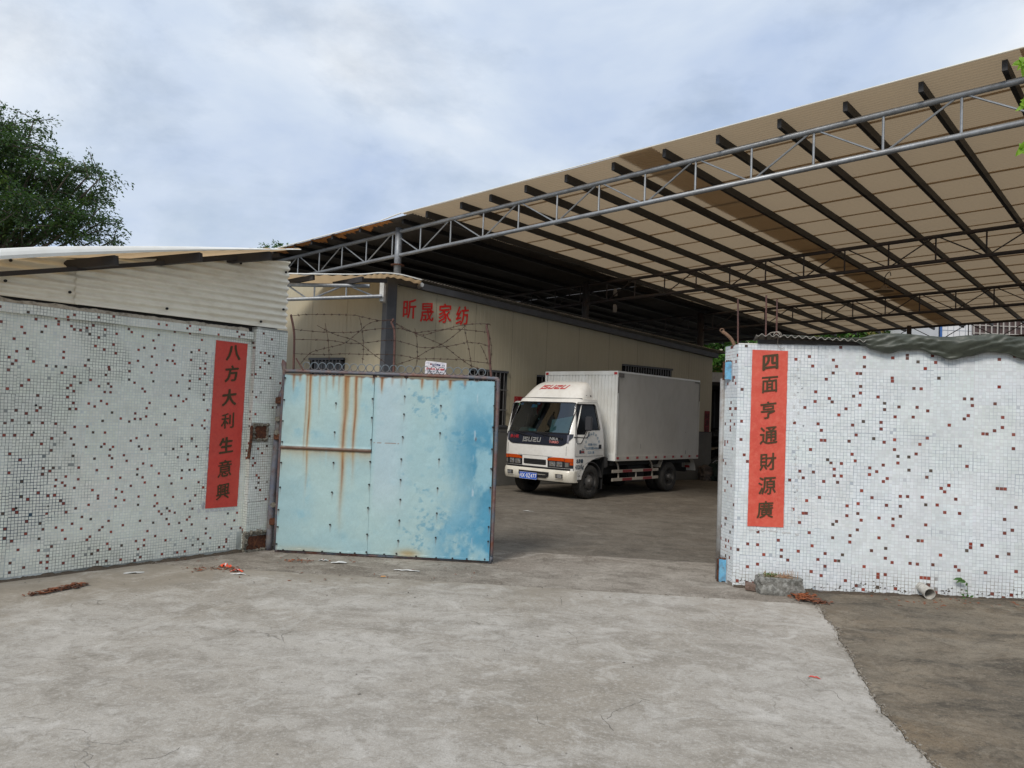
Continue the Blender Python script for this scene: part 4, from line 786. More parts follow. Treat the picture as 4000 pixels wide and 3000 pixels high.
for z, ch in ((1.77, '财'), (1.58, '源'), (1.38, '旺')): txt('character', ch, .18, DRK, rc, mwof(rc).inverted() @ frame(BP(10.15, z, .022), dB, (0, 0, 1)), .01)

# ================================================================= BIG CANOPY
TA = R(41.5); aC = Vector((math.sin(TA), math.cos(TA), 0)); bC = Vector((math.cos(TA), -math.sin(TA), 0)); OC = Vector((-2.479, 15.9, 0))
def K(t, off, z): return OC+bC*t+aC*off+Vector((0, 0, z+.031*t-.0157*off))
can = thing('canopy', 'wide corrugated sheet canopy on pipe trusses and dark purlins over the yard', 'canopy', tuple(K(0, 0, 0)))
GALV = mat('galvanised_truss', (.30, .32, .34), .42, metal=.45, var=(.17, .165, .16), vs=3.5, vamt=.6, fine=(.46, .47, .48), fs=24, famt=.35, bump=.15)
DTRUSS = mat('dark_truss_paint', (.05, .045, .045), .6, var=(.09, .055, .045), vs=4, vamt=.6)
PURL = mat('purlin_steel', (.018, .018, .02), .55, var=(.035, .032, .03), vs=5, vamt=.5)
T0, T1 = -10.5, 16.2
def truss(off, mt_, r_=1.0, t0=T0, t1=T1):
    b = MB(); b.tube([K(t0, off, 5.32), K(t1, off, 5.32)], .042*r_, 8); b.tube([K(t0, off, 4.82), K(t1, off, 4.82)], .040*r_, 8)
    T = b.build('truss', mt_, can, world=True, smooth=True); MW[T.name] = mwof(can)
    k = 0; t = 6.82-.877*19
    while t < t1-.1:
        if t > t0+.1:
            MB().tube([K(t, off, 4.82), K(t, off, 5.32)], .0165*r_, 6).build('web_post', mt_, T, world=True)
            if k % 2 == 0: MB().tube([K(t+.06, off, 4.84), K(t+.82, off, 5.30)], .014*r_, 6).build('web_bar', mt_, T, world=True)
            else: MB().tube([K(t+.06, off, 5.30), K(t+.82, off, 4.84)], .013*r_, 6).build('web_bar', mt_, T, world=True)
        k += 1; t += .877
truss(0, GALV, 1.0); truss(6.65, DTRUSS, 1.0); truss(12.75, DTRUSS); truss(18.95, DTRUSS)
PT_ = [15.5, 14.55, 13.6, 12.65, 11.7, 10.79, 9.92, 9.03, 8.16, 7.25, 6.37, 5.44, 4.49, 3.6, 2.75, 1.99, 1.02, .3, -.97, -1.97, -2.77, -3.45, -4.4, -5.3, -6.2, -7.1, -8, -9, -10]
for t in PT_:
    b = MB(); b.bar(K(t, -.17 if t > 0 else -.28, 5.475), K(t, 20.5, 5.475), .058, .125); b.build('purlin', PURL, can, world=True)
SHEET = mat('translucent_cream_sheet', (.51, .39, .255), .5, trans=(.30, (.64, .485, .31)), var=(.46, .33, .20), vs=.6, vamt=.6, fine=(.30, .21, .14), fs=30, famt=.25)
OLDSH = mat('old_dark_sheet', (.085, .075, .068), .6, var=(.05, .045, .04), vs=1.2, vamt=.6)
CLEAR = mat('skylight_sheet', (.5, .55, .58), .4, trans=(.45, (.80, .88, .92)))
def csheet(name, ta, tb, o0, o1, dz, mt_, seg=4, sag=0):
    P = []; n = max(8, int((o1-o0)/.019))
    for i in range(n+1):
        o = o0+(o1-o0)*i/n; w = .011*math.sin(2*PI*o/.076)
        P.append([tuple(K(ta+(tb-ta)*j/seg, o, 5.552+dz+w+.012*noise.noise(Vector((ta+(tb-ta)*j/seg, o*.5, 3))))) for j in range(seg+1)])
    return MB().grid(P).build(name, mt_, can, world=True, smooth=True)
row = 0; o = -.30
while o < 20.4:
    o1 = min(o+1.16, 20.65)
    for ci, (ta, tb) in enumerate(((.44, 6.22), (5.62, 11.55), (10.95, 16.4))):
        csheet('roof_sheet', ta, tb, o, o1, .006*(row % 2)+.022*(ci % 2), SHEET)
    if 7.9 < o < 13.6:
        g_ = -.10; csheet('roof_sheet', -11, .75, o+.1, o1-g_, -.055, OLDSH); 
        for q in (-3.0, -1.9, -.6):
            if random.random() < .6: csheet('skylight_sheet', q, q+random.uniform(.5, 1.0), o1-g_-.02, o1+.12, -.045, CLEAR, 2)
        csheet('roof_sheet', -5.2, .42, o1-g_+.03 if random.random() < .3 else o1-.06, o1+.1, -.035, OLDSH) if random.random() < .5 else None
    else:
        csheet('roof_sheet', -11, .75, o-.02, o1, -.05+.006*(row % 2), OLDSH)
    o += 1.06; row += 1
MB().tube([K(t, -.305, 5.575-.05*(t < .4)) for t in np.linspace(-11, .4, 18)], .014, 6).build('sheet_edge', MATS['white_sheet_edge'], can, world=True)
MB().tube([K(t, -.305, 5.565) for t in np.linspace(.42, 16.4, 24)], .009, 5).build('sheet_edge', CREAM, can, world=True)
# torn foam lining along the old part's edge
ORF = mat('torn_foam', (.50, .20, .045), .9, var=(.30, .10, .03), vs=9, vamt=.7, fine=(.75, .50, .25), fs=40, famt=.5, bump=.6)
P = []
for i in range(220):
    t = -5.0+5.0*i/219; dn = .05+.14*noise.noise(Vector((t*3, 0, 4)))+.06*noise.noise(Vector((t*14, 0, 4))); dn = max(.02, dn)
    P.append([tuple(K(t, -.29, 5.50)), tuple(K(t, -.27+dn*.9, 5.485)), tuple(K(t, -.24+dn*1.6, 5.49-.25*dn))])
MB().grid(P).build('foam_lining', ORF, can, world=True)
def cpost(t, off, z0, r_, mt_, name='post'):
    b = MB(); b.tube([K(t, off, 5.34), K(t, off, 0)-Vector((0, 0, 0))+Vector((0, 0, z0-.0))][::1] if False else [Vector((*K(t, off, 0)[:2], z0)), Vector((*K(t, off, 0)[:2], K(t, off, 5.40)[2]))], r_, 12)
    return b.build(name, mt_, can, world=True, smooth=True)
p1_ = cpost(0, 0, 4.2, .075, LG); cpost(0, 6.65, 3.5, .1, DTRUSS); cpost(.25, 12.75, 0, .11, DTRUSS); cpost(14.6, 0, 0, .075, LG); cpost(14.6, 6.65, 0, .075, DTRUSS); cpost(14.6, 12.75, 0, .075, DTRUSS); cpost(14.6, 18.95, 0, .075, DTRUSS); cpost(5, 18.95, 0, .075, DTRUSS)
MB().cyl(K(0, 0, 4.62), (0, 0, 1), .14, .02, 12).build('post_flange', RUST, can, world=True)
# hanging yard lamp
hl = thing('hanging_lamp', 'dusty round lamp shade hanging from the canopy truss above the yard', 'lamp', tuple(K(7.1, 8.5, 4.6)))
c_ = K(7.1, 8.5, 4.72); b = MB(); pr = [(.02, .10), (.05, .09), (.07, .03), (.16, .0), (.21, -.03), (.215, -.04)]
b.grid([[(c_.x+r_*math.cos(a), c_.y+r_*math.sin(a), c_.z+z) for r_, z in pr] for a in np.linspace(0, 2*PI, 21)[:-1]], closed_u=True)
b.build('shade', mat('dusty_shade', (.25, .19, .13), .6), hl, world=True, smooth=True)
MB().tube(catmull([c_+Vector((0, 0, .1)), c_+Vector((.02, 0, .3)), c_+Vector((.12, 0, .42)), c_+Vector((.2, .1, .35))], 5), .01, 5).build('cable', BLACKM, hl, world=True)
# two rags hanging in the dark corner
RAG = mat('grey_rag', (.42, .37, .32), .9, var=(.25, .22, .2), vs=8, vamt=.5)
for i, (sx, sy, w, h, lb) in enumerate(((2370, 1120, .12, .24, 'pale rag hanging from the truss in the dark, upper of two'), (2370, 1187, .13, .25, 'pale rag hanging below another in the dark canopy corner'))):
    q = K(.72, 7.0, 5.09-.43*i); b = MB(); P = []
    for a in range(9):
        u = (a/8-.5); P.append([(q.x+u*w*(.45+.55*v**.5+.12*math.sin(a*3+v*5+i)), q.y+.04*math.sin(a*2.2)*v, q.z+.12-h*v*(1-.18*abs(math.sin(a*2)))) for v in (0, .15, .4, .7, 1)])
    tag(b.grid(P).build('hanging_rag', RAG, smooth=True), lb, 'rag', 'rags hanging under the canopy')
# ================================================================= TRUCK  (local x = backwards, y = towards its other side, z up)
truck = thing('box_truck', 'white light box truck parked under the canopy with blue number plate', 'truck', (1.619, 15.237, 0), R(48))
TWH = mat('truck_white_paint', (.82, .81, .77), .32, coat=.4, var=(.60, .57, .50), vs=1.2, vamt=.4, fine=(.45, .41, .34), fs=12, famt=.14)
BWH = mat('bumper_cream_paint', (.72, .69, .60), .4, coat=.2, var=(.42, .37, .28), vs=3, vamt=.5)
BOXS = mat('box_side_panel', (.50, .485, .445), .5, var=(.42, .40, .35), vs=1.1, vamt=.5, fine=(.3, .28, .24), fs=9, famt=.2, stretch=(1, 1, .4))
BOXF = mat('box_front_paint', (.80, .81, .78), .4, var=(.58, .56, .50), vs=2.5, vamt=.45)
BLKP = mat('black_plastic', (.018, .018, .02), .45); GARN = mat('dark_garnish', (.02, .023, .035), .22, coat=.3)
TYRE = mat('tyre_rubber', (.022, .021, .02), .85, var=(.05, .045, .038), vs=9, vamt=.5, bump=.3); RIM = mat('dusty_rim', (.10, .095, .09), .6, metal=.3, var=(.05, .045, .04), vs=12, vamt=.6)
AMB = mat('amber_lens', (.55, .075, .008), .15, coat=.5, fine=(.30, .03, .006), fs=60, famt=.5); CHR = mat('lamp_reflector', (.75, .76, .78), .12, metal=.8, fine=(.12, .12, .13), fs=22, famt=.6)
GREYP = mat('grey_plastic', (.05, .048, .047), .6); CHAS = mat('chassis_black', (.012, .012, .012), .8)
PLB = mat('plate_blue', (.01, .10, .55), .4); WHT = mat('white_print', (.8, .8, .8), .5)
HWM = .89
def bfr(z):                     # front surface x at the centre, by height
    pts = [(.30, -.60), (.39, -.645), (.60, -.665), (.84, -.675), (1.05, -.672), (1.27, -.645), (1.6, -.505), (1.90, -.375), (1.95, -.34), (1.985, -.27)]
    for (a, b_), (c, d_) in zip(pts, pts[1:]):
        if z <= c: return b_+(d_-b_)*(z-a)/(c-a)
    return pts[-1][1]
def inset(z): return 0 if z < 1.15 else .0+.085*((z-1.15)/.75)**1.4
def fb(u): return .10*abs(u)**14+.045*u*u
def FP(l, z, off=0, bf=None, hw=None):
    h = (hw or (HWM-inset(z))); u = max(-1, min(1, (l-.89)/h)); return ((bf(z) if bf else bfr(z))+fb(u)-off, l, z)
def loft(levels, name, mt_, capz=True, bf=None, parent=None, hwf=None, off=0):
    """levels: (z, rear x)"""
    rows = []
    us = [math.sin(t*PI/2) if False else t for t in np.linspace(-1, 1, 41)]; us = [math.copysign(1-(1-abs(t))**1.6, t) for t in us]
    for z, bb in levels:
        h = (hwf(z) if hwf else HWM-inset(z)); f = (bf or bfr); r_ = [(bb, .89-h, z), ((bb+f(z)+.145)/2, .89-h, z)]
        for u in us: r_.append((f(z)+fb(u), .89+h*u, z))
        r_ += [((bb+f(z)+.145)/2, .89+h, z), (bb, .89+h, z), (bb, .89, z)]; rows.append(r_)
    b = MB(); n = len(rows[0]); vs = [p for r_ in rows for p in r_]; fs = []
    for i in range(len(rows)-1):
        for k in range(n): fs.append((i*n+k, i*n+(k+1) % n, (i+1)*n+(k+1) % n, (i+1)*n+k))
    fs.append(tuple(range(n))); fs.append(tuple((len(rows)-1)*n+k for k in reversed(range(n)))); b.add(vs, fs)
    return b.build(name, mt_, parent or truck, angle=35)
# the front below the windscreen is one body, the glasshouse is built from pillars so one can look in
loft([(.39, -.30), (.46, -.285), (.60, -.20), (.70, -.10), (.76, .02), (.80, .16), (.83, .44), (.84, .44), (1.0, .43), (1.15, .42), (1.262, .405)], 'cab_body', TWH)
loft([(1.885, .285), (1.93, .28), (1.965, .27)], 'cab_roof', TWH)
rb = MB(); rows = []
for z, ins in ((1.965, 0), (1.985, .05), (1.992, .12)):
    h = HWM-inset(1.965)-ins; rows.append([(.27-ins, .89-h, z)]+[(bfr(1.965)+fb(u)+ins, .89+h*u, z) for u in np.linspace(-1, 1, 25)]+[(.27-ins, .89+h, z)])
n = len(rows[0]); rb.add([p for r_ in rows for p in r_], [(i*n+k, i*n+(k+1) % n, (i+1)*n+(k+1) % n, (i+1)*n+k) for i in range(2) for k in range(n)]+[tuple(2*n+k for k in range(n))]); rb.build('cab_roof', TWH, truck, angle=35)
def side(bx, z, d, s=0): return (bx, (inset(z)-.001+d) if s == 0 else (1.78-inset(z)+.001-d), z)
DOORW = [(-.43, 1.855), (.14, 1.868), (.185, 1.845), (.285, 1.39), (.275, 1.362), (-.105, 1.352), (-.15, 1.335), (-.335, 1.105), (-.37, 1.088), (-.46, 1.085), (-.497, 1.11), (-.492, 1.25), (-.46, 1.83)]
DOORO = [(-.53, .845), (.405, .855), (.41, 1.0), (.385, 1.35), (.325, 1.6), (.265, 1.84), (.24, 1.905), (-.37, 1.893), (-.43, 1.86), (-.475, 1.65), (-.535, 1.27)]
for s in (0, 1):
    MB().plate(DOORO, lambda u, v, d, s=s: side(u, v, -.006+d, s), .02, [DOORW]).build('door', TWH, truck)
    so_ = [(p[0]*1.0, p[1]) for p in DOORW]
    cx = sum(p[0] for p in so_)/len(so_); cz = sum(p[1] for p in so_)/len(so_)
    MB().plate([(cx+(x-cx)*1.01, cz+(z-cz)*1.01) for x, z in so_], lambda u, v, d, s=s: side(u, v, .012+d, s), .004).build('door_glass', mat('dark_door_glass', (.006, .006, .007), .12, spec=.25), truck)
    MB().tube([side(x, z, -.002, s) for x, z in so_], .009, 5, closed=True).build('window_seal', BLKP, truck)
    MB().tube([side(x, z, -.0015, s) for x, z in DOORO], .0045, 5, closed=True).build('door_gap', BLKP, truck)
    # A pillar and rear pillar
    P = []
    for z in np.linspace(1.26, 1.89, 14):
        h = HWM-inset(z); r_ = []
        for u in ([-1, -.99, -.97, -.93, -.89] if s == 0 else [1, .99, .97, .93, .89]): r_.append((bfr(z)+fb(u), .89+h*u, z))
        r_.insert(0, (bfr(z)+.135, .89+(-h if s == 0 else h), z)); P.append(r_)
    MB().grid(P).build('front_pillar', TWH, truck, smooth=True)
    P = [[(.20+(1.9-z)*.12, side(0, z, 0, s)[1], z), (.30+(1.9-z)*.18, side(0, z, 0, s)[1], z), (.30+(1.9-z)*.18, side(0, z, .12, s)[1], z)] for z in (1.26, 1.55, 1.89)]
    MB().grid(P).build('rear_pillar', TWH, truck)
    MB().box((.235, side(0, 1.02, -.012, s)[1]-.001, .985), (.325, side(0, 1.02, -.012, s)[1]+.001+.004, 1.07)).build('door_handle', BLKP, truck, bevel=.012)
MB().grid([[(.40, l, 1.26), (.375, l, 1.40), (.26, l, 1.90)] for l in (.08, 1.70)]).build('cab_back', CHAS, truck)
# windscreen
def patch(l0, l1, zlo, zhi, off, nl=28, nz=8, bf=None):
    P = []
    for i in range(nl+1):
        l = l0+(l1-l0)*i/nl; a = zlo(l) if callable(zlo) else zlo; c = zhi(l) if callable(zhi) else zhi
        P.append([FP(l, a+(c-a)*j/nz, off, bf) for j in range(nz+1)])
    return MB().grid(P)
def rc_(l, lo, hi, r_): # rounded corner helper
    d = min(l-lo, hi-l); return 0 if d > r_ else r_-math.sqrt(max(0, r_*r_-(r_-d)**2))
_w = patch(.125, 1.655, lambda l: 1.27, lambda l: 1.885-rc_(l, .10, 1.68, .12), .001); _w.f = [tuple(reversed(f)) for f in _w.f]; _w.build('windscreen', glass('windscreen_glass', (.20, .31, .31), .09), truck, smooth=True)
seal = []
for l in np.linspace(.125, 1.655, 30): seal.append(FP(l, 1.882-rc_(l, .10, 1.68, .12), .004))
for z in np.linspace(1.80, 1.28, 10): seal.append(FP(1.655, z, .004))
for l in np.linspace(1.655, .125, 30): seal.append(FP(l, 1.272, .004))
for z in np.linspace(1.28, 1.80, 10): seal.append(FP(.125, z, .004))
MB().tube(seal, .011, 6, closed=True).build('windscreen_seal', BLKP, truck)
glo = lambda l: 1.032+.0+.20*max(0, (abs(l-.89)-.58)/.29)**2.2
patch(.035, 1.745, glo, 1.268, .006).build('front_garnish', GARN, truck, smooth=True)
MB().tube([FP(l, glo(l), .006) for l in np.linspace(.036, 1.744, 44)], .006, 5).build('garnish_trim', BLKP, truck)
SILV = mat('silver_badge', (.55, .55, .53), .3, metal=.5)
def FM(l, z, off=.012, tilt=.0):
    p = FP(l, z, off); q = FP(l, z+.04, off); return frame(p, (0, -1, 0), (q[0]-p[0], 0, .04))
def brand(size, mt_, M, name, sl=0):
    """the five letters drawn as squared strokes"""
    W_ = .8; S_ = {'I': [[(.25, 0), (.25, 1)]], 'S': [[(.95, .9), (.1, .9), (.1, .55), (.9, .45), (.9, .1), (.0, .1)]], 'U': [[(.1, 1), (.1, .1), (.9, .1), (.9, 1)]], 'Z': [[(.05, .9), (.9, .9), (.9, .62), (.1, .38), (.1, .1), (.98, .1)]]}
    b = MB(); x = 0; adv = {'I': .55, 'S': 1.25, 'U': 1.3, 'Z': 1.25}
    for ch in 'ISUZU':
        for st in S_[ch]:
            for (a, c), (e, f) in zip(st, st[1:]):
                p = Vector((x+a+sl*c, c, 0)); q = Vector((x+e+sl*f, f, 0)); d = (q-p).normalized(); nn_ = Vector((-d.y, d.x, 0))*.105; d *= .1
                vs = [p-d-nn_, q+d-nn_, q+d+nn_, p-d+nn_]; b.add([M @ Vector(((v.x-2.9)*size, (v.y-.5)*size, .001)) for v in vs], [(0, 1, 2, 3)])
        x += adv[ch]
    return b.build(name, mt_, truck)
brand(.088, SILV, FM(.975, 1.125, .012), 'maker_badge', .12)
txt('model_badge', 'NKR', .085, SILV, truck, FM(.42, 1.165, .02), .03, 1.25); txt('model_badge', 'TURBO', .06, mat('pink_print', (.62, .22, .20), .4), truck, FM(.42, 1.10, .02), .03, 1.2)
txt('red_sticker', '昆小明', .075, mat('red_print2', (.4, .02, .03), .5), truck, FM(1.46, 1.17, .02), .02)
for l in (.11, 1.655): patch(l-.015, l+.02, 1.09, 1.25, .010, 2, 3).build('garnish_reflector', mat('grey_reflector', (.20, .20, .24), .25), truck)
for a, c in (((1.50, 1.262), (1.02, 1.185)), ((.93, 1.262), (.24, 1.175))):
    P = [FP(a[0], a[1]+.012, .03), FP((a[0]*2+c[0])/3, a[1]*.667+c[1]*.333+.012, .034), FP(c[0], c[1], .025)]; b = MB().tube(P, .008, 5)
    b.tube([FP(a[0]+.15, a[1]+.02, .014), FP(a[0]-.35, a[1]-.004, .02)], .007, 5); b.cyl(FP(c[0], c[1], .02), (1, 0, 0), .022, .02, 10); b.build('wiper', BLKP, truck)
for l, z in ((1.24, 1.21), (.66, 1.2)): MB().cyl(FP(l, z, .012), (1, 0, 0), .013, .02, 8).build('washer_nozzle', BLKP, truck)
# front panel seam lines, headlamps, grille
b = MB()
for l in (.135, 1.645): b.tube([FP(l, z, .001) for z in np.linspace(.85, 1.03, 5)], .003, 4)
b.tube([FP(l, .812 if abs(l-.89) > .3 else .812, .001) for l in np.linspace(.45, 1.33, 12)], .003, 4); b.build('panel_gap', BLKP, truck)
def mir(l): return 1.78-l
for s in (0, 1):
    f_ = (lambda l: l) if s == 0 else mir
    MB().grid([[FP(f_(l), z, .004) for z in np.linspace(.605, .80, 5)] for l in np.linspace(.012, .56, 14)]).build('lamp_housing', BLKP, truck)
    top_ = lambda l: .805-.05*max(0, (l-.40)/.17)**2
    MB().grid([[FP(f_(l), z, .011) for z in (.737, top_(l))] for l in np.linspace(.165, .565, 12)]).build('indicator', AMB, truck, smooth=True)
    MB().grid([[FP(f_(l), z, .011) for z in (.725, .80)] for l in np.linspace(.010, .155, 8)]).build('indicator', AMB, truck, smooth=True)
    for a, c in ((.205, .345), (.365, .52)):
        P = []
        for i in range(8):
            for_ = []
            for j in range(7):
                u = i/7*2-1; v = j/6*2-1; for_.append(FP(f_(a+(c-a)*i/7), .628+.098*j/6, .006+.006*(1-u*u)*(1-v*v)))
            P.append(for_)
        hl_ = MB().grid(P).build('headlight', CHR, truck); MW[hl_.name] = mwof(truck)
        MB().tube([FP(f_(a), .626, .009), FP(f_(c), .626, .009), FP(f_(c), .728, .009), FP(f_(a), .728, .009)], .004, 4, closed=True).build('bezel', BLKP, hl_)
        MB().cyl(FP(f_((a+c)/2+.01), .667, .014), (1, 0, .15), .026, .004, 12).build('bulb_glint', mat('bright_reflector', (.95, .95, .92), .08, metal=1), hl_)
    MB().grid([[FP(f_(l), z, .010) for z in (.632, .715)] for l in np.linspace(.08, .15, 4)]).build('side_lens', mat('grey_lens', (.16, .155, .14), .2), truck)
    MB().grid([[FP(f_(l), z, .010) for z in (.67, .715)] for l in np.linspace(.012, .06, 4)]).build('side_lens', AMB, truck)
gz = lambda l: .628; b = MB(); P = [[FP(l, z, .003) for z in np.linspace(.635+.03*max(0, abs(l-.89)-.27)/.08, .742, 4)] for l in np.linspace(.60, 1.18, 16)]
grl = MB().grid(P).build('grille', CHAS, truck); MW[grl.name] = mwof(truck)
for z in (.662, .692, .718): MB().tube([FP(l, z, .008) for l in np.linspace(.615, 1.165, 12)], .006, 5).build('grille_bar', BLKP, grl)
MB().grid([[FP(l, z, .003) for z in (.562, .598)] for l in np.linspace(.01, 1.77, 30)]).build('lower_gap', BLKP, truck)
# bumper
bbf = lambda z: -.70+.05*((z-.46)/.12)**2*(1 if z > .46 else .8)
loft([(.335, -.40), (.345, -.42), (.38, -.44), (.45, -.45), (.52, -.45), (.545, -.44), (.556, -.42)], 'bumper', BWH, bf=bbf, hwf=lambda z: .895)
def BF(l, z, off=0): return FP(l, z, off, bbf, .895)
MB().grid([[BF(l, z, .010) for z in (.385+.10*max(0, (abs(l-.89)-.30)/.14)**1.6, .505)] for l in np.linspace(.50, 1.28, 20)]).build('bumper_opening', CHAS, truck)
for s in (0, 1):
    f_ = (lambda l: l) if s == 0 else mir
    MB().grid([[BF(f_(l), z, .010) for z in (.405, .487)] for l in np.linspace(.175, .335, 5)]).build('fog_recess', BLKP, truck)
    MB().grid([[BF(f_(l), z, .014) for z in (.418, .478)] for l in np.linspace(.19, .305, 5)]).build('fog_lamp', CHR, truck)
    MB().tube([BF(f_(.17), .40, .01), BF(f_(.345), .40, .01), BF(f_(.345), .49, .01), BF(f_(.17), .49, .01)], .005, 4, closed=True).build('fog_trim', BWH, truck)
plz = .405
pl = MB().box((-.728, .775, .338), (-.720, 1.225, .472)).build('number_plate', PLB, truck); MW[pl.name] = mwof(truck)
MB().tube([(-.729, .779, .342), (-.729, 1.221, .342), (-.729, 1.221, .468), (-.729, .779, .468)], .0025, 4, closed=True).build('plate_border', WHT, pl)
txt('plate_text', '粤', .095, WHT, pl, frame((-.730, 1.180, .405), (0, -1, 0), (0, 0, 1)), 0, .75)
txt('plate_text', 'X·0Z477', .112, WHT, pl, frame((-.730, .968, .405), (0, -1, 0), (0, 0, 1)), .025, .80, 0, 1.16)
# windscreen things, interior
for l, z, w, h, c, rd in ((1.63, 1.835, .06, .05, (.02, .45, .12), 1), (1.535, 1.84, .075, .05, (.02, .25, .55), 0), (1.20, 1.80, .085, .07, (.03, .30, .60), 0), (1.12, 1.795, .06, .055, (.05, .45, .50), 1), (1.07, 1.86, .075, .06, (.02, .25, .50), 0)):
    mt_ = mat('sticker_%d' % int(l*100), c, .5)
    if rd: MB().cyl(FP(l, z, -.006), (1, 0, -.35), w/2, .001, 16).build('sticker', mt_, truck)
    else: MB().grid([[FP(l+a, z+c_, -.006) for c_ in (-h/2, h/2)] for a in (-w/2, w/2)]).build('sticker', mt_, truck)
MB().box((-.47, 1.05, 1.285), (-.462, 1.25, 1.335)).build('dash_card', mat('pale_card', (.55, .62, .65), .6), truck)
MB().box((-.50, .12, 1.20), (-.15, 1.66, 1.275)).build('dashboard', CHAS, truck, bevel=.02)
sh_ = [[(-.50+.0+.10*(z-1.29)/.33+.03, l, z) for z in (1.285, 1.285+.25+.10*(1-(l-.12)/.55))] for l in np.linspace(.12, .70, 6)]
MB().grid(sh_).build('sunshade', mat('silver_sunshade', (.62, .68, .74), .35, metal=.2, fine=(.45, .5, .55), fs=12, famt=.4), truck)
for l in (.45, 1.1, 1.45):
    MB().box((.12, l-.2, .95), (.25, l+.2, 1.62)).build('seat', mat('seat_cloth', (.03, .03, .03), .9), truck, bevel=.03)
st = MB(); st.tube([(-.28+.06*math.sin(2*PI*k/20)*.6, .45+.19*math.cos(2*PI*k/20), 1.30+.17*math.sin(2*PI*k/20)) for k in range(20)], .014, 6, closed=True); st.build('steering_wheel', BLKP, truck)
MB().tube([FP(.96, 1.84, -.03), FP(.99, 1.56, -.06)], .002, 4).cyl(FP(.99, 1.54, -.06), (0, 0, 1), .014, .03, 8).build('hanging_charm', mat('pale_charm', (.5, .5, .48), .5), truck)
MB().box((-.30, .80, 1.80), (-.28, .95, 1.86)).build('rear_mirror', GREYP, truck)
# roof fairing
P = []; V_ = [math.copysign(1-(1-abs(t))**1.8, t) for t in np.linspace(-1, 1, 31)]
for i in range(15):
    t = i/14; x = -.315+.53*t; h = .385*math.sin(t*PI/2*.97)**.80; hw = .745; r_ = []
    for v in V_: r_.append((x+.10*v*v*(1-t), .89+(hw+.045*(1-t))*v, 1.955+h*(1-abs(v)**10)*(1-.03*v*v)+(.0)))
    P.append(r_)
bk = [(P[-1][k][0]+.012, P[-1][k][1], P[-1][k][2]) for k in range(31)]; P.append(bk); P.append([(p[0], p[1], 1.95) for p in bk])
MB().grid(P).build('roof_fairing', TWH, truck, angle=50)
MB().tube([(P[0][k][0]-.004, P[0][k][1], 1.972) for k in range(31)], .008, 5).build('fairing_seal', GREYP, truck)
REDB = mat('faded_red_print', (.55, .05, .05), .5)
def fairM(l, t):
    x = -.315+.53*t; z = 1.955+.385*math.sin(t*PI/2*.97)**.80; t2 = t+.03; x2 = -.315+.53*t2; z2 = 1.955+.385*math.sin(t2*PI/2*.97)**.80
    yv = Vector((x2-x, 0, z2-z)).normalized(); return frame(Vector((x, l, z))+Vector((-yv.z, 0, yv.x))*.007, (0, -1, 0), yv)
def fair_brand():
    o_ = brand(.128, REDB, Matrix.Identity(4), 'fairing_lettering', .45)
    for v in o_.data.vertices:
        X, Y = v.co.x, v.co.y; t = .40+Y/.53*.8; l = .92-X; u = (l-.89)/.72
        z = 1.955+.385*math.sin(t*PI/2*.97)**.80*(1-abs(u)**7)*(1-.04*u*u); x = -.315+.53*t+.10*u*u*(1-t)
        v.co = (x-.006, l, z+.006)
fair_brand()
for x in (-.03, .11): MB().box((x, .15, 1.985), (x+.03, .185, 2.05)).build('fairing_bracket', BLKP, truck)
# mirrors
MB().tube(catmull([(-.55, .02, 1.215), (-.50, -.12, 1.21), (-.42, -.20, 1.22), (-.385, -.215, 1.33)], 5), .010, 6).build('mirror_arm', BLKP, truck)
MB().box((-.41, -.285, 1.345), (-.365, -.12, 1.625)).build('mirror', mat('mirror_shell', (.045, .045, .05), .5), truck, bevel=.02)
MB().tube(catmull([(-.57, 1.76, 1.235), (-.66, 2.0, 1.24), (-.70, 2.16, 1.25), (-.66, 2.2, 1.36)], 5), .010, 6).build('mirror_arm', BLKP, truck)
MB().box((-.69, 2.12, 1.36), (-.645, 2.29, 1.64)).build('mirror', MATS['mirror_shell'], truck, bevel=.02)
# door lettering
BLT = mat('blue_stencil', (.07, .20, .34), .6, fine=(.5, .55, .55), fs=30, famt=.5); BKT = mat('black_stencil', (.02, .05, .08), .6); GRT = mat('grey_stencil', (.10, .10, .10), .6)
def DM(bx, z, off=.0085, rot=0): return frame((bx, inset(z)-off-.001, z), (math.cos(rot), 0, math.sin(rot)), (-math.sin(rot), 0, math.cos(rot)))
arc = '佛山市顺德区木仓纺布'
for i, ch in enumerate(arc):
    a = PI*(1-.04-.92*i/(len(arc)-1)); bx = .02+.245*math.cos(a); z = 1.0+.29*math.sin(a)
    if i < 9: txt('door_text', ch, .062, BLT, truck, DM(bx, z, .0085, a-PI/2), .02)
for z, t, w in ((1.075, '总质量:1750KG', .048), (.998, '核定载质量1495KG', .052), (.915, '核定人数', .055)): txt('door_text', t, w, BLT, truck, DM(-.02 if z < .95 else .02, z), .02)
MB().grid([[(bx, -.0075, .895+.02*(bx+.33)+dz) for dz in (0, .075-.1*abs(bx+.32))] for bx in (-.40, -.37, -.34)]).build('door_badge', BKT, truck)
MB().box((-.345, -.009, .912), (-.24, -.0075, .945)).build('door_badge', mat('badge_maroon', (.25, .02, .03), .5), truck)
txt('door_badge', 'Easy', .05, GRT, truck, DM(-.28, .968), .02, 1, .3)
MB().tube([(-.37, -.008, .897), (-.23, -.008, .905)], .0035, 4).build('door_badge', BKT, truck)
def DM2(bx, z): return frame((bx, -.0035, z), (1, 0, 0), (0, 0, 1))
txt('side_text', '总质量', .088, BKT, truck, DM2(-.375, .752), .03, .85); txt('side_text', '4320', .115, BKT, truck, DM2(-.425, .635), .025, .72); txt('side_text', 'Kg', .115, BKT, truck, DM2(-.285, .632), .025, .75)
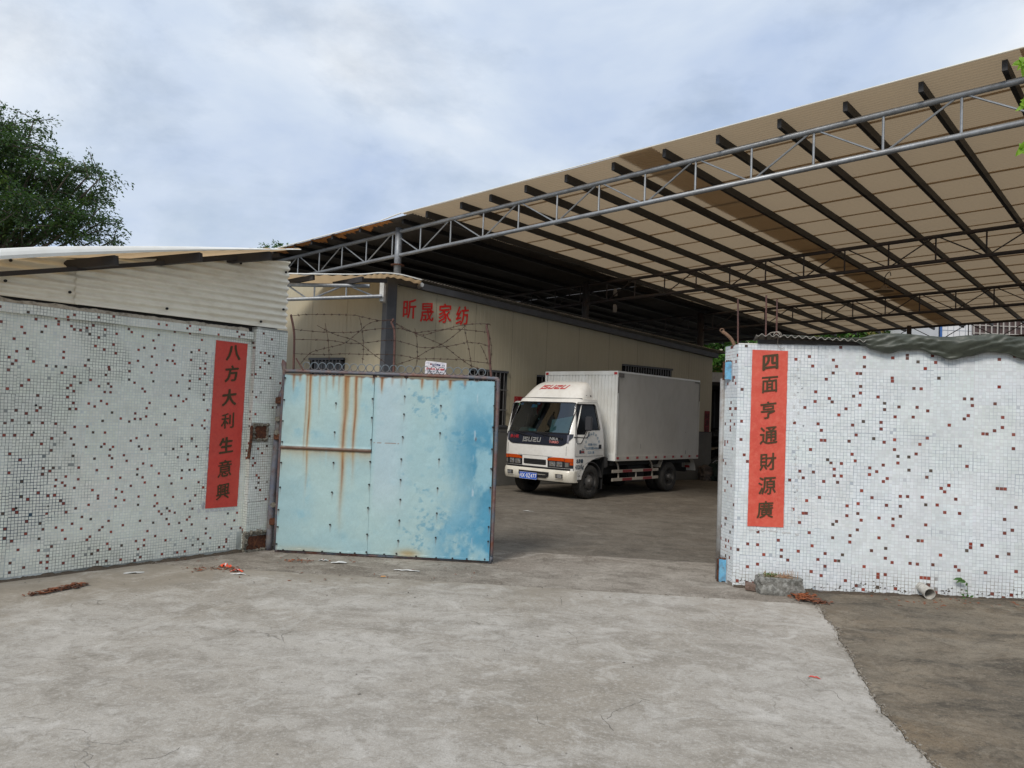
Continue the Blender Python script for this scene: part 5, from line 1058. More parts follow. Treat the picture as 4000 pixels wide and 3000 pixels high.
txt('side_text', '栏板  人', .036, GRT, truck, DM2(-.44, .50), .02); txt('side_text', '高度 1.40M', .036, GRT, truck, DM2(-.43, .463), .02)
MB().box((.40, -.004, .935), (.415, .004, .965)).build('door_latch', BLKP, truck)
# wheel arch and front mudguard
P = []
for a in np.linspace(.06*PI, .98*PI, 16): P.append([(-.005+.405*math.cos(a), .0, .335+.40*math.sin(a)), (-.005+.39*math.cos(a), .0, .335+.385*math.sin(a)), (-.005+.39*math.cos(a), .35, .335+.385*math.sin(a))])
MB().grid(P).build('wheel_arch', GREYP, truck)
MB().grid([[(.40+.02*math.sin(k)+.05*(1-t_), .0+.3*k/3, .80-.62*t_-.02*k) for k in range(4)] for t_ in (0, .3, .6, 1)]).build('mud_flap', CHAS, truck)
MB().box((.46, -.01, .60), (.58, .12, .82)).build('air_box', GREYP, truck, bevel=.02)
MB().box((-.53, .012, .345), (-.33, .10, .388)).build('step', GREYP, truck)
# wheels
def wheel(x, y, out_, dual=False):
    w = bpy.data.objects.new('wheel', None); COL.objects.link(w); w.parent = truck; w.location = (x, y, .335); w.rotation_euler = (0, 0, 0 if out_ < 0 else PI)
    pr = [(.19, .0), (.20, -.012), (.235, -.018), (.30, -.012), (.325, .005), (.335, .03), (.336, .10), (.335, .17), (.325, .195), (.30, .21), (.2, .21)]
    P = [[(r_*math.cos(a), y_, r_*math.sin(a)) for r_, y_ in pr] for a in np.linspace(0, 2*PI, 41)[:-1]]
    MB().grid(P, closed_u=True).build('tyre', TYRE, w, angle=40)
    if dual: 
        P = [[(r_*math.cos(a), y_+.24, r_*math.sin(a)) for r_, y_ in pr] for a in np.linspace(0, 2*PI, 33)[:-1]]; MB().grid(P, closed_u=True).build('tyre', TYRE, w, angle=40)
    dd = .075 if dual else 0
    pr = [(.192, -.005), (.188, .02), (.165, .035+dd), (.15, .03+dd*1.3), (.12, .0+dd*1.2), (.085, -.01+dd), (.075, -.02+dd), (.06, -.05+dd*.2), (.035, -.06+dd*.2), (.0, -.062+dd*.2)]
    P = [[(r_*math.cos(a), y_, r_*math.sin(a)) for r_, y_ in pr] for a in np.linspace(0, 2*PI, 31)[:-1]]; MB().grid(P, closed_u=True).build('rim', RIM, w, angle=40)
    b = MB()
    for k in range(6): a = 2*PI*k/6+.3; b.cyl((.135*math.cos(a), .012+dd*1.2, .135*math.sin(a)), (0, 1, 0), .02, .01, 10)
    b.build('rim_holes', CHAS, w)
    b = MB()
    for k in range(6): a = 2*PI*k/6; b.cyl((.068*math.cos(a), -.03+dd*.6, .068*math.sin(a)), (0, 1, 0), .011, .03, 6)
    b.build('wheel_nuts', RIM, w)
wheel(0, .02, -1); wheel(-.02, 1.70, 1); wheel(3.05, .02, -1, True); wheel(3.05, 1.78, 1, True)
# cargo box
X0, X1, Y0, Y1, Z0, Z1 = .80, 4.275, -.035, 1.90, .73, 2.59
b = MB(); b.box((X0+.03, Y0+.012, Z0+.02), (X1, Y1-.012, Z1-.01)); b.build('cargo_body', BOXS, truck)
P = []; n = 21; w = (Y1-Y0-.12)/n
for k in range(n):
    y = Y0+.06+k*w
    for dy, dx in ((0, 0), (.004, 0), (.012, -.020), (w-.016, -.020), (w-.008, -.0)): P.append([(X0+dx+.018, y+dy, Z0+.13), (X0+dx+.018, y+dy, Z1-.075)])
MB().grid(P).build('front_corrugation', BOXF, truck)
for a, c in (((X0-.012, Y0, Z1-.085), (X0+.05, Y1, Z1)), ((X0-.012, Y0, Z0), (X0+.05, Y1, Z0+.14)), ((X0-.012, Y0-.002, Z0+.14), (X0+.05, Y0+.055, Z1-.085)), ((X0-.012, Y1-.055, Z0+.14), (X0+.05, Y1, Z1-.085))):
    MB().box(a, c).build('box_frame', BOXF, truck, bevel=.004)
MB().box((X0+.05, Y0-.003, Z1-.035), (X1, Y0+.03, Z1+.002)).build('box_frame', BOXF, truck)
MB().box((X0+.05, Y0-.004, Z0), (X1, Y0+.03, Z0+.10)).build('side_rail', BOXS, truck)
MB().box((X1-.03, Y0-.004, Z0+.10), (X1+.005, Y0+.03, Z1-.04)).build('box_frame', BOXS, truck)
BRK = mat('grey_bracket', (.14, .13, .12), .6)
for a, c in (((X0+.02, Y0-.008, Z1-.13), (X0+.22, Y0-.004, Z1-.04)), ((X0+.005, Y0-.008, Z1-.46), (X0+.035, Y0-.0045, Z1-.13)), ((X1-.25, Y0-.008, Z1-.075), (X1-.02, Y0-.0045, Z1-.045)), ((X1-.035, Y0-.009, Z1-.5), (X1-.005, Y0-.005, Z1-.08))): MB().box(a, c).build('corner_bracket', BRK, truck)
for y in (Y0+.015, Y1-.095): MB().box((X0-.015, y, Z1-.075), (X0-.0125, y+.075, Z1-.025)).build('marker_lamp', mat('red_lens', (.45, .03, .03), .3), truck)
RTR = mat('red_reflector', (.30, .02, .02), .35); RTW = mat('pale_reflector', (.42, .40, .35), .4)
for k in range(10):
    x = X0+.03+k*.372
    MB().box((x, Y0-.0065, Z0+.035), (x+.09, Y0-.0045, Z0+.085)).build('reflector', RTR, truck)
    if k < 9: MB().box((x+.092, Y0-.0065, Z0+.035), (x+.17, Y0-.0045, Z0+.085)).build('reflector', RTW, truck)
for x, z, a, c in ((1.75, .98, .008, .10), (3.68, .84, .018, .09), (3.67, 1.33, .01, .03)): MB().box((x, Y0+.0095, z), (x+a, Y0+.0115, z+c)).build('scratch', BRK, truck)
MB().box((.40, .35, .42), (4.2, .47, .62)).box((.40, 1.32, .42), (4.2, 1.44, .62)).build('chassis', CHAS, truck)
MB().box((.85, .10, .63), (4.2, 1.78, .73)).build('floor_frame', CHAS, truck)
MB().box((1.5, .12, .35), (2.2, .36, .62)).build('fuel_tank', CHAS, truck, bevel=.03); MB().cyl((3.05, .9, .335), (0, 1, 0), .07, 1.5, 10).cyl((0, .9, .335), (0, 1, 0), .05, 1.5, 8).build('axles', CHAS, truck)
MB().box((-.45, .3, .30), (.45, 1.45, .62)).build('engine', CHAS, truck)
MB().box((.2, 1.2, .26), (.7, 1.6, .6)).build('battery_box', CHAS, truck)
RAIL = mat('guard_rail_paint', (.40, .36, .30), .6, var=(.28, .24, .19), vs=8, vamt=.5)
for z in (.345, .515):
    MB().box((.78, .01, z-.03), (2.57, .035, z+.03)).build('guard_rail', RAIL, truck)
    for x in (1.15, 1.94): MB().box((x, .006, z-.028), (x+.36, .0095, z+.028)).build('reflector', mat('dull_red_reflector', (.20, .025, .025), .5), truck)
for x in (1.03, 1.70, 2.35): MB().tube(catmull([(x, .04, .33), (x, .045, .60), (x-.02, .10, .72)], 3) if x != 1.70 else [(x, .04, .35), (x, .04, .52)], .018, 6).build('guard_post', RAIL, truck)
P = [[(2.62+.0+.05*k, -.0, .56+.20*min(1, k/3)), (2.62+.05*k, .30, .56+.20*min(1, k/3))] for k in range(6)]
MB().grid(P).build('rear_mudguard', RAIL, truck)
P = [[(3.95+.32*math.sin(a)*.9, -.0, .42+.33*math.cos(a)), (3.95+.32*math.sin(a)*.9, .28, .42+.33*math.cos(a)), ] for a in np.linspace(.3, 1.5, 6)]
MB().grid(P).build('rear_mudguard', BOXS, truck)
MB().box((4.18, .25, .40), (4.26, 1.65, .50)).build('rear_bumper', CHAS, truck)
MB().box((4.21, .15, .50), (4.24, .27, .62)).build('tail_lamp', RTR, truck)
# ================================================================= COUPLET BANNERS
PAPER = mat('red_paper', (.56, .055, .036), .55, var=(.50, .075, .05), vs=4, vamt=.6, fine=(.42, .035, .03), fs=30, famt=.4, bump=.2, bs=40)
PAPR = mat('faded_red_paper', (.60, .085, .05), .5, var=(.52, .055, .035), vs=3, vamt=.6, fine=(.66, .16, .10), fs=26, famt=.4, bump=.2, bs=40)
GOLD = mat('olive_gold_ink', (.060, .034, .008), .7, var=(.045, .03, .01), vs=20, vamt=.6)
def banner(PT, C4, mt_, label, chars, centers, size, seed, crease=0, up_=(0, 0, 1), dv=None, slant=.12):
    """C4 = TL, TR, BL, BR in wall coordinates (s, z)"""
    (sa, za), (sb, zb), (sc, zc), (sd_, zd) = C4; b = MB(); P = []
    for i in range(25):
        u = i/24; r_ = []
        for j in range(121):
            v = j/120; s = (sa*(1-u)+sb*u)*(1-v)+(sc*(1-u)+sd_*u)*v; z = (za*(1-u)+zb*u)*(1-v)+(zc*(1-u)+zd*u)*v
            s += (.0025*noise.noise(Vector((u, v*26, seed+9)))+.0015*noise.noise(Vector((u, v*70, seed+9))) if i in (0, 24) else 0); n_ = .0028*noise.noise(Vector((u*3, v*20, seed)))+.0007*math.sin(z*2*PI/.03)
            if crease: n_ += .005*math.exp(-((u-.80-.03*noise.noise(Vector((0, v*7, seed))))/.02)**2)*(.4+max(0, noise.noise(Vector((1, v*9, seed)))))+.004*max(0, noise.noise(Vector((u*9+v*14, v*5, seed+2))))*(u > .72)
            r_.append(PT(s, z, .0062+n_))
        P.append(r_)
    o = b.grid(P).build('couplet_banner', mt_, smooth=True)
    tag(o, label, 'paper banner', 'red paper couplets beside the gateway'); d = (PT(1, 0, 0)-PT(0, 0, 0)).normalized()
    for ch, (s, z) in zip(chars, centers):
        txt('brush_character', ch, size*random.uniform(.96, 1.05), GOLD, o, frame(PT(s, z, .0125 if crease else .0105), d, (0, 0, 1)), 0, .92, 0, 1, .03, slant, (.036 if ch in '八方大生四' else .016))
    return o
def RP(s, z, o=0): return OR+dR*s+nR*o+Vector((0, 0, z))
def PW(s, z, o=0): return OL+dL*s+nL*o+Vector((0, 0, z))
banner(PW, [(1.872, 2.268), (2.248, 2.264), (1.852, .491), (2.224, .491)], PAPER, 'red vertical paper couplet on the left mosaic wall, reading 八方大利生意興', '八方大利生意興', [(2.08, 2.151), (2.073, 1.928), (2.058, 1.669), (2.054, 1.418), (2.053, 1.156), (2.051, .906), (2.043, .663)], .185, 3)
banner(RP, [(.071, 2.339), (.406, 2.332), (.067, .594), (.403, .607)], PAPR, 'creased red vertical paper couplet on the right mosaic wall, reading 四面亨通財源廣', '四面亨通財源廣', [(.245, 2.219), (.243, 1.998), (.235, 1.746), (.244, 1.496), (.243, 1.238), (.241, 1.004), (.228, .77)], .18, 8, 1)
# paste and paper remains around them
PST = mat('paste_residue', (.52, .53, .53), .8, var=(.40, .41, .41), vs=30, vamt=.8, fine=(.62, .62, .62), fs=60, famt=.5)
def scraps(PT, spots, root):
    b = MB()
    for s, z, w, h in spots:
        n = 9; b.plate([(s+w*math.cos(2*PI*k/n)*random.uniform(.5, 1), z+h*math.sin(2*PI*k/n)*random.uniform(.5, 1)) for k in range(n)], lambda u, v, d: tuple(PT(u, v, .0045-d*.5)), .001)
    o = b.build('paste_residue', PST, root, world=True); o['kind'] = 'stuff'; return o
scraps(PW, [(1.845+random.uniform(-.02, .015), .5+.06*k+random.uniform(-.02, .02), .014, .022) for k in range(28)]+[(1.88+.05*k, .465, .03, .018) for k in range(7)]+[(1.83, .52, .03, .05), (1.78, .48, .02, .04)], lw)
scraps(RP, [(.50+random.uniform(-.03, .05), .65+.075*k+random.uniform(-.03, .03), .012, .022) for k in range(22)]+[(.1+.06*k+random.uniform(-.01, .01), .56+random.uniform(-.015, .01), .028, .014) for k in range(8)], rw)
b = MB()
for u, z in ((.515, 2.06), (.545, 1.97), (.51, 1.93), (.56, 1.60), (.57, 1.46), (.49, 1.28), (.50, .95)):
    for k in range(3): b.box((-.006, -.001, -.001), (.006, .001, .0015), frame(RP(u+random.uniform(-.006, .006), z+random.uniform(-.01, .01), .0055), dR, (0, 0, 1)))
b.build('pen_marks', mat('grey_ink', (.12, .12, .13), .8), rw, world=True)

# ================================================================= ON AND ABOVE THE RIGHT WALL
COVM = mat('old_fibre_sheet', (.30, .28, .25), .8, var=(.14, .13, .11), vs=6, vamt=.7, fine=(.5, .48, .44), fs=30, famt=.4)
cv = thing('corrugated_cover', 'grey corrugated sheet lying on top of the right wall under the tarpaulin', 'roof sheet', tuple(RP(.7, 2.42, 0)))
P = []
for i in range(84):
    s = .10+.012*i; z = 2.473-.052*max(0, s-.2)+.012*math.sin(s*2*PI/.068)
    P.append([tuple(RP(s, z, .10)), tuple(RP(s, z+.006, .10)), tuple(RP(s, z+.02, -.6))])
MB().grid(P).build('sheet', COVM, cv, world=True, smooth=True)
MB().bar(RP(.12, 2.425, -.02), RP(2.2, 2.40, -.02), .05, .035).build('batten', DARKST, cv, world=True)
TARP = mat('green_tarpaulin', (.052, .060, .046), .48, var=(.085, .095, .075), vs=3, vamt=.7, fine=(.03, .035, .028), fs=16, famt=.5, bump=.5, bs=12)
tlow = [(.35, 2.468), (.6, 2.455), (.85, 2.437), (1.0, 2.425), (1.08, 2.40), (1.151, 2.365), (1.292, 2.344), (1.424, 2.379), (1.574, 2.388), (1.693, 2.341), (1.828, 2.298), (1.985, 2.335), (2.156, 2.372), (2.27, 2.366), (2.446, 2.309), (2.7, 2.28), (3.0, 2.36), (3.4, 2.30), (3.9, 2.36), (4.5, 2.31), (5.2, 2.35)]
tup = [(.35, 2.482), (.539, 2.475), (.751, 2.459), (1.063, 2.462), (1.165, 2.484), (1.368, 2.491), (1.568, 2.480), (1.765, 2.468), (2.15, 2.495), (2.444, 2.470), (3.0, 2.49), (3.8, 2.48), (4.5, 2.5), (5.2, 2.49)]
def interp(tb, s):
    for (a, b_), (c, d_) in zip(tb, tb[1:]):
        if s <= c: t = (s-a)/(c-a); t = t*t*(3-2*t); return b_+(d_-b_)*t
    return tb[-1][1]
P = []
for i in range(340):
    s = .35+4.85*i/339; lo = interp(tlow, s)-.03*min(1, max(0, s-1.0)*3); hi = interp(tup, s)+.004+.012*min(1, max(0, s-1.0)*3); r_ = []; bul = .035+.065*min(1, max(0, s-.9)*2)
    for j in range(26):
        t = j/25
        if t < .62:
            v = t/.62; z = lo+(hi-lo)*v; o = .03+bul*math.sin(v*PI*.62+.35)*(.8+.2*math.sin(s*7))
        else:
            v = (t-.62)/.38; z = hi-.02*v; o = .03+bul*math.sin(PI*.62+.35)-.75*v
        n_ = noise.noise(Vector((s*4+z*9, t*3.5, 1)))*.020+noise.noise(Vector((s*11-z*30, t*7, 5)))*.016+noise.noise(Vector((s*25+z*40, t*14, 9)))*.006+.010*math.sin((s*9-z*60)+3*noise.noise(Vector((s*2, t, 0))))*math.exp(-((s-1.1)/.35)**2)
        am = min(1, (i/25)) * (1 if t < .9 else .3)*(.35 if t < .02 else 1)
        r_.append(tuple(RP(s, z+.5*n_*am, o+n_*am)))
    r_.insert(0, tuple(RP(s, lo+.006, .018))); P.append(r_)
tag(MB().grid(P).build('tarpaulin', TARP, smooth=True), 'bunched dark green tarpaulin draped along the top of the right wall', 'tarpaulin')
for i, (u, z1, dx, lb) in enumerate(((-.067, 2.855, -.012, 'rusty steel rod leftmost of three standing on the right wall, by the corner'), (.199, 2.893, -.006, 'rusty steel rod between two others on the right wall, the tallest'), (.30, 2.854, -.004, 'rusty steel rod rising above the tied wire on the right wall'))):
    tag(MB().tube(catmull([RP(u, 2.37, -.06), RP(u+dx*.4, 2.6, -.06), RP(u+dx, z1, -.06)], 4), .0085, 7).build('steel_rod', RROD), lb, 'steel rod', 'rusty rods on the right wall')
bs_ = catmull([RP(-.10, 2.39, -.10), RP(-.13, 2.45, -.10), RP(-.18, 2.50, -.10), RP(-.225, 2.53, -.10)], 5)
tag(MB().tube(bs_, [.018]*len(bs_), 8).tube([bs_[-1]+Vector((.02*math.cos(a)-.0, 0, .016*math.sin(a)+.012)) for a in np.linspace(0, 2*PI, 13)[:-1]], .006, 5, closed=True).build('bent_stub', mat('brown_bark', (.20, .12, .075), .9, var=(.1, .06, .04), vs=20, vamt=.6, bump=.6, bs=60)), 'brown bent stub with a hooked tip leaning left from the right wall corner', 'bent stub')
b = MB(); b.tube([RP(.27+.05*math.cos(a), 2.49+.022*math.sin(a), .04+.03*math.cos(a)) for a in np.linspace(0, 2*PI, 15)[:-1]], .005, 5, closed=True)
b.tube([RP(.30+.035*math.cos(a), 2.485+.03*math.sin(a), .06) for a in np.linspace(0, 2*PI, 13)[:-1]], .004, 5, closed=True)
b.tube(catmull([RP(.31, 2.47, .07), RP(.305, 2.41, .03), RP(.315, 2.37, .02), RP(.345, 2.352, .015), RP(.365, 2.365, .015)], 5), .0022, 4); tag(b.build('tied_wire', mat('dull_wire', (.28, .25, .21), .7)), 'knot of dull wire tied over the corrugated sheet above the right couplet', 'wire')
# drain pipe stub at the foot
PVC = mat('old_white_pipe', (.55, .54, .50), .55, var=(.30, .27, .22), vs=9, vamt=.7, fine=(.2, .17, .13), fs=40, famt=.3)
dp = thing('drain_pipe_stub', 'short dirty white drain pipe poking out at the foot of the right wall', 'pipe', tuple(RP(1.655, .135, .08)))
c0_ = RP(1.625, .148, -.02); c1_ = RP(1.665, .118, .15)-Vector((.0, .0, 0)); ax = (c1_-c0_).normalized(); xx = ax.cross(Vector((0, 0, 1))).normalized(); yy = xx.cross(ax)
P = []
for a in np.linspace(0, 2*PI, 25)[:-1]:
    e_ = xx*math.cos(a)+yy*math.sin(a); P.append([c0_+e_*.046, c1_-ax*.05+e_*.046, c1_-ax*.05+e_*.051, c1_+e_*.052, c1_+e_*.046, c1_-ax*.14+e_*.042])
MB().grid(P, closed_u=True).build('pipe', PVC, dp, world=True, angle=40)
MB().cyl(c1_-ax*.13, ax, .047, .002, 16).build('dark_bore', CHAS, dp, world=True)
# planter stone with dry stems, brick
def rock(name, c, dims, mt_, seed, rz=0, sub=5, amp=.12, hollow=0, rootlabel=None):
    bm = bmesh.new(); bmesh.ops.create_cube(bm, size=2); bmesh.ops.subdivide_edges(bm, edges=bm.edges[:], cuts=9, use_grid_fill=True)
    for v in bm.verts:
        p = v.co.copy(); q = p.normalized(); p = p*.78+q*.30
        f = 1+amp*(noise.noise(p*1.6+Vector((seed, 0, 0)))+.5*noise.noise(p*4+Vector((seed, 3, 0)))+.25*noise.noise(p*9+Vector((seed, 3, 0))))
        v.co = Vector((p.x*dims[0]*f, p.y*dims[1]*f, p.z*dims[2]*f))
        if hollow and p.z > .75 and abs(p.x) < .72 and abs(p.y) < .6: v.co.z -= hollow
    me = bpy.data.meshes.new(name); bm.to_mesh(me); bm.free(); me.materials.append(mt_); me.shade_smooth(); me.set_sharp_from_angle(angle=R(38))
    o = bpy.data.objects.new(name, me); COL.objects.link(o); o.location = c; o.rotation_euler = (0, 0, rz); return o
STONE = mat('mossy_concrete_stone', (.20, .195, .175), .95, var=(.06, .06, .05), vs=10, vamt=.75, fine=(.50, .50, .47), fs=24, famt=.55, bump=1, bs=60)
ps = rock('stone_planter', (2.625, 7.405, .072), (.20, .11, .08), STONE, 4, R(-4), hollow=.03); tag(ps, 'rough grey stone planter with dry stems and moss against the right wall', 'planter')
STEM = mat('dry_stem', (.33, .18, .09), .9, var=(.5, .42, .34), vs=20, vamt=.6); MOSS = mat('moss_green', (.10, .17, .03), .9, var=(.05, .09, .02), vs=30, vamt=.6)
b = MB(); g_ = MB()
for k in range(46):
    x = random.uniform(-.15, .16); y = random.uniform(-.05, .05); h = random.uniform(.02, .085)*(1.3 if x > .08 else 1); b.bar((x, y, .04), (x+random.uniform(-.02, .02), y, .05+h), .006, .003)
for k in range(40): x = random.uniform(-.1, .1); y = random.uniform(-.06, .05); b.bar((x, y, .075+random.uniform(0, .02)), (x+random.uniform(-.05, .06), y+random.uniform(-.02, .02), .08+random.uniform(0, .025)), .008, .003)
for k in range(160):
    x = random.gauss(-.09, .04); y = random.gauss(-.01, .025); z = .07+random.uniform(0, .045); s = .009; d_ = Vector((random.uniform(-1, 1), random.uniform(-1, 1), random.uniform(-.3, 1))).normalized()*s; e_ = d_.orthogonal().normalized()*s*.5
    p = Vector((x, y, z)); g_.add([p-d_, p+e_, p+d_, p-e_], [(0, 1, 2, 3)])
b.build('dry_stems', STEM, ps)['kind'] = 'stuff'; g_.build('moss', MOSS, ps)['kind'] = 'stuff'
BRICK = mat('weathered_brick', (.17, .11, .085), .95, var=(.10, .075, .06), vs=9, vamt=.7, fine=(.28, .22, .19), fs=50, famt=.5, bump=.8, bs=90)
br = rock('brick', (2.415, 7.47, .034), (.082, .05, .032), BRICK, 9, R(-28), amp=.04); tag(br, 'loose brown brick lying beside the stone planter at the wall corner', 'brick')
# ---- leaf litter, paper, wrappers
LEAFB = [mat('dead_leaf', (.20, .065, .025), .8, var=(.09, .035, .02), vs=60, vamt=.6), mat('dead_leaf_red', (.27, .075, .02), .8, var=(.12, .04, .02), vs=60, vamt=.6), mat('dead_leaf_dark', (.07, .032, .02), .85)]
def leaf_at(b, p, L_, w, ang, tilt):
    d = Vector((math.cos(ang), math.sin(ang), 0)); e_ = Vector((-d.y, d.x, 0)); zc = Vector((0, 0, 1)); c_ = random.uniform(-.25, .35)*L_
    pts = [p-d*L_/2, p+e_*w/2+zc*tilt, p+d*L_/2+zc*abs(c_)*.5, p-e_*w/2+zc*random.uniform(0, .01), p+zc*(.004+abs(c_)*.25)]
    b.add(pts, [(0, 4, 1), (1, 4, 2), (2, 4, 3), (3, 4, 0)])
def litter(name, n, fn, label, mt_, L_=(.04, .09), z=.004):
    b = MB()
    for _ in range(n):
        x, y = fn(); zz = z if not isinstance(z, tuple) else z[0]+random.uniform(0, z[1]); leaf_at(b, Vector((x, y, zz)), random.uniform(*L_), random.uniform(.012, .028), random.uniform(0, 6.28), random.uniform(0, .015))
    o = b.build(name, mt_); tag(o, label, 'leaf litter', None, 'stuff'); return o
def line(a, c, sd): 
    def f(): t = random.betavariate(1.6, 1.6); return a[0]+(c[0]-a[0])*t+random.gauss(0, sd), a[1]+(c[1]-a[1])*t+random.gauss(0, sd)
    return f
litter('leaf_litter', 130, line((-3.80, 6.20), (-3.58, 6.66), .022), 'long heap of brown dead leaves in front of the left wall', LEAFB[0], z=(.004, .02))
litter('leaf_litter', 60, line((-3.78, 6.24), (-3.58, 6.64), .03), 'long heap of brown dead leaves in front of the left wall', LEAFB[2], z=(.004, .012))
litter('leaf_litter', 60, line((-3.0, 7.42), (-2.5, 7.52), .06), 'thin scatter of brown leaves near the gate pillar', LEAFB[0], (.02, .06))
litter('leaf_litter', 34, line((-2.3, 8.0), (-1.95, 8.05), .04), 'small scatter of rusty leaves under the gate', LEAFB[1], (.03, .07))
litter('leaf_litter', 40, lambda: (random.uniform(-4.2, -.3), random.uniform(7.0, 8.2)), 'single dead leaves blown about before the gate', LEAFB[0], (.02, .05))
litter('leaf_litter', 170, line((2.83, 7.38), (2.74, 7.10), .045), 'reddish leaf heap between the stone planter and the concrete apron', LEAFB[1], z=(.006, .025))
litter('leaf_litter', 70, line((2.72, 7.08), (2.92, 6.98), .03), 'reddish leaf heap between the stone planter and the concrete apron', LEAFB[0], z=(.012, .02))
litter('leaf_litter', 60, lambda: (random.uniform(3.2, 5.2), random.uniform(6.4, 6.85)), 'scattered brown leaves along the foot of the right wall', LEAFB[0], (.02, .06), .13)
DIRT = mat('wall_foot_dirt', (.075, .058, .042), 1, var=(.035, .03, .022), vs=30, vamt=.7, fine=(.16, .11, .07), fs=90, famt=.5, bump=1, bs=90)
def dirt_strip(PT, s0, s1, zf, o1, label, seed):
    P = []; n = int((s1-s0)/.02)
    for i in range(n+1):
        s = s0+(s1-s0)*i/n; h = max(.001, .010+.03*noise.noise(Vector((s*7, seed, 0)))+.012*noise.noise(Vector((s*31, seed, 0)))); w = o1*(.7+.6*noise.noise(Vector((s*4, seed, 3))))
        P.append([PT(s, zf(s)+h+.004, .002), PT(s, zf(s)+h*.8, .012+.006*noise.noise(Vector((s*19, seed, 8)))), PT(s, zf(s)+h*.3+.003, .03+w*.4), PT(s, zf(s)-.004, .04+w)])
    return tag(MB().grid(P).build('dirt', DIRT), label, 'dirt', None, 'stuff')
dirt_strip(RP, -.05, 5.1, lambda s: max(0, .052*max(0, s-.62))+.012*(s > .6), .03, 'strip of dark dirt along the foot of the right wall', 3)
dirt_strip(PW, -2.9, 2.3, lambda s: 0, .05, 'strip of dark dirt along the foot of the left wall', 6)
b = MB()
for k in range(260):
    s = random.uniform(-.1, 5); z0 = max(0, .052*max(0, s-.62))+.03+abs(random.gauss(0, .035)); w = random.uniform(.003, .011)
    p = RP(s, z0, .0048); b.add([p-dR*w, p+dR*w*random.uniform(.3, 1)+Vector((0, 0, .003)), p+dR*w*.6+Vector((0, 0, w*1.3)), p-dR*w*.5+Vector((0, 0, w*random.uniform(.5, 1.6)))], [(0, 1, 2, 3)])
o = b.build('paint_flecks', mat('flaked_dark', (.09, .075, .06), .9), rw, world=True); o['kind'] = 'stuff'
WPAP = mat('white_paper_scrap', (.66, .65, .63), .8); ORP = mat('orange_wrapper', (.75, .09, .03), .45); 
def scrap(c, L_, w, mt_, label, cat, seed, h=.012, extra=None, rz=0):
    rnd = random.Random(seed); P = []
    for i in range(7):
        P.append([(L_*(i/6-.5)+rnd.uniform(-.006, .006), w*(j/3-.5)*(.5+.5*math.sin(i/6*PI))*rnd.uniform(.6, 1.2), h*rnd.random()*math.sin(i/6*PI)+.001) for j in range(4)])
    o = MB().grid(P).build('scrap', mt_); o.location = (c[0], c[1], c[2] if len(c) > 2 else .002); o.rotation_euler = (0, 0, rz)
    if extra:
        P = [[(x*.45+.0, y*.7, z+.004) for x, y, z in r_] for r_ in P]; e_ = MB().grid(P).build('printed_patch', extra, o)
    o.name = 'paper_scrap' if cat == 'paper' else 'wrapper'; tag(o, label, cat); return o
scrap((-.98, 7.76), .26, .05, WPAP, 'long torn white paper strip on the ground in front of the gate', 'paper', 1, rz=-.1)
scrap((-1.72, 8.02), .16, .08, WPAP, 'crumpled white paper lying left of the long torn strip', 'paper', 2, rz=.2)
scrap((-1.90, 8.10), .10, .07, mat('grey_paper_scrap', (.5, .5, .48), .8), 'small greyish paper close under the gate edge', 'paper', 3)
scrap((-3.43, 7.18), .17, .10, mat('grey_paper_scrap', (.5, .5, .48), .8), 'flattened grey-white paper at the foot of the left wall', 'paper', 4, rz=.6)
scrap((-2.74, 7.60), .12, .09, ORP, 'orange and white snack wrapper among the brown leaves', 'wrapper', 5, .05, WPAP)
scrap((-2.56, 7.40), .12, .06, ORP, 'orange and pink snack wrapper lying below the other wrapper', 'wrapper', 6, .03, mat('pink_print2', (.8, .45, .45), .5))
scrap((-2.50, 7.29), .15, .04, WPAP, 'narrow white tissue next to the orange wrapper', 'paper', 7)
scrap((2.0, 4.96), .075, .018, mat('red_paper_bit', (.5, .05, .03), .6), 'tiny red paper bit on the pale concrete right of centre', 'paper', 8, rz=-.6)
scrap((.35, 12.9), .18, .07, mat('grey_paper_scrap', (.5, .5, .48), .8), 'small pale paper in the yard in front of the truck', 'paper', 9)
scrap((3.9, 5.15, .115), .08, .04, WPAP, 'white paper bit on the brown apron at the right', 'paper', 12)
b = MB()
for k in range(170):
    x = random.uniform(-4.2, 2.4); y = random.choice([random.uniform(6.6, 8.6), random.uniform(3, 16)]); s = random.uniform(.004, .014); p = Vector((x, y, .003)); a = random.uniform(0, 6.28); d_ = Vector((math.cos(a), math.sin(a), 0))*s; e_ = Vector((-d_.y, d_.x, 0))*.6
    b.add([p-d_, p+e_, p+d_, p-e_, p+Vector((0, 0, s*.4))], [(0, 1, 4), (1, 2, 4), (2, 3, 4), (3, 0, 4)])
tag(b.build('grit', mat('grit_grey', (.16, .145, .125), .9)), 'fine grit and crumbs strewn over the concrete', 'grit', None, 'stuff')
tag(MB().cyl((-1.16, 7.42, .008), (1, .2, 0), .0045, .045, 8).build('cigarette_butt', mat('cigarette_orange', (.7, .35, .12), .7)), 'cigarette butt on the joint line left of centre', 'cigarette butt')

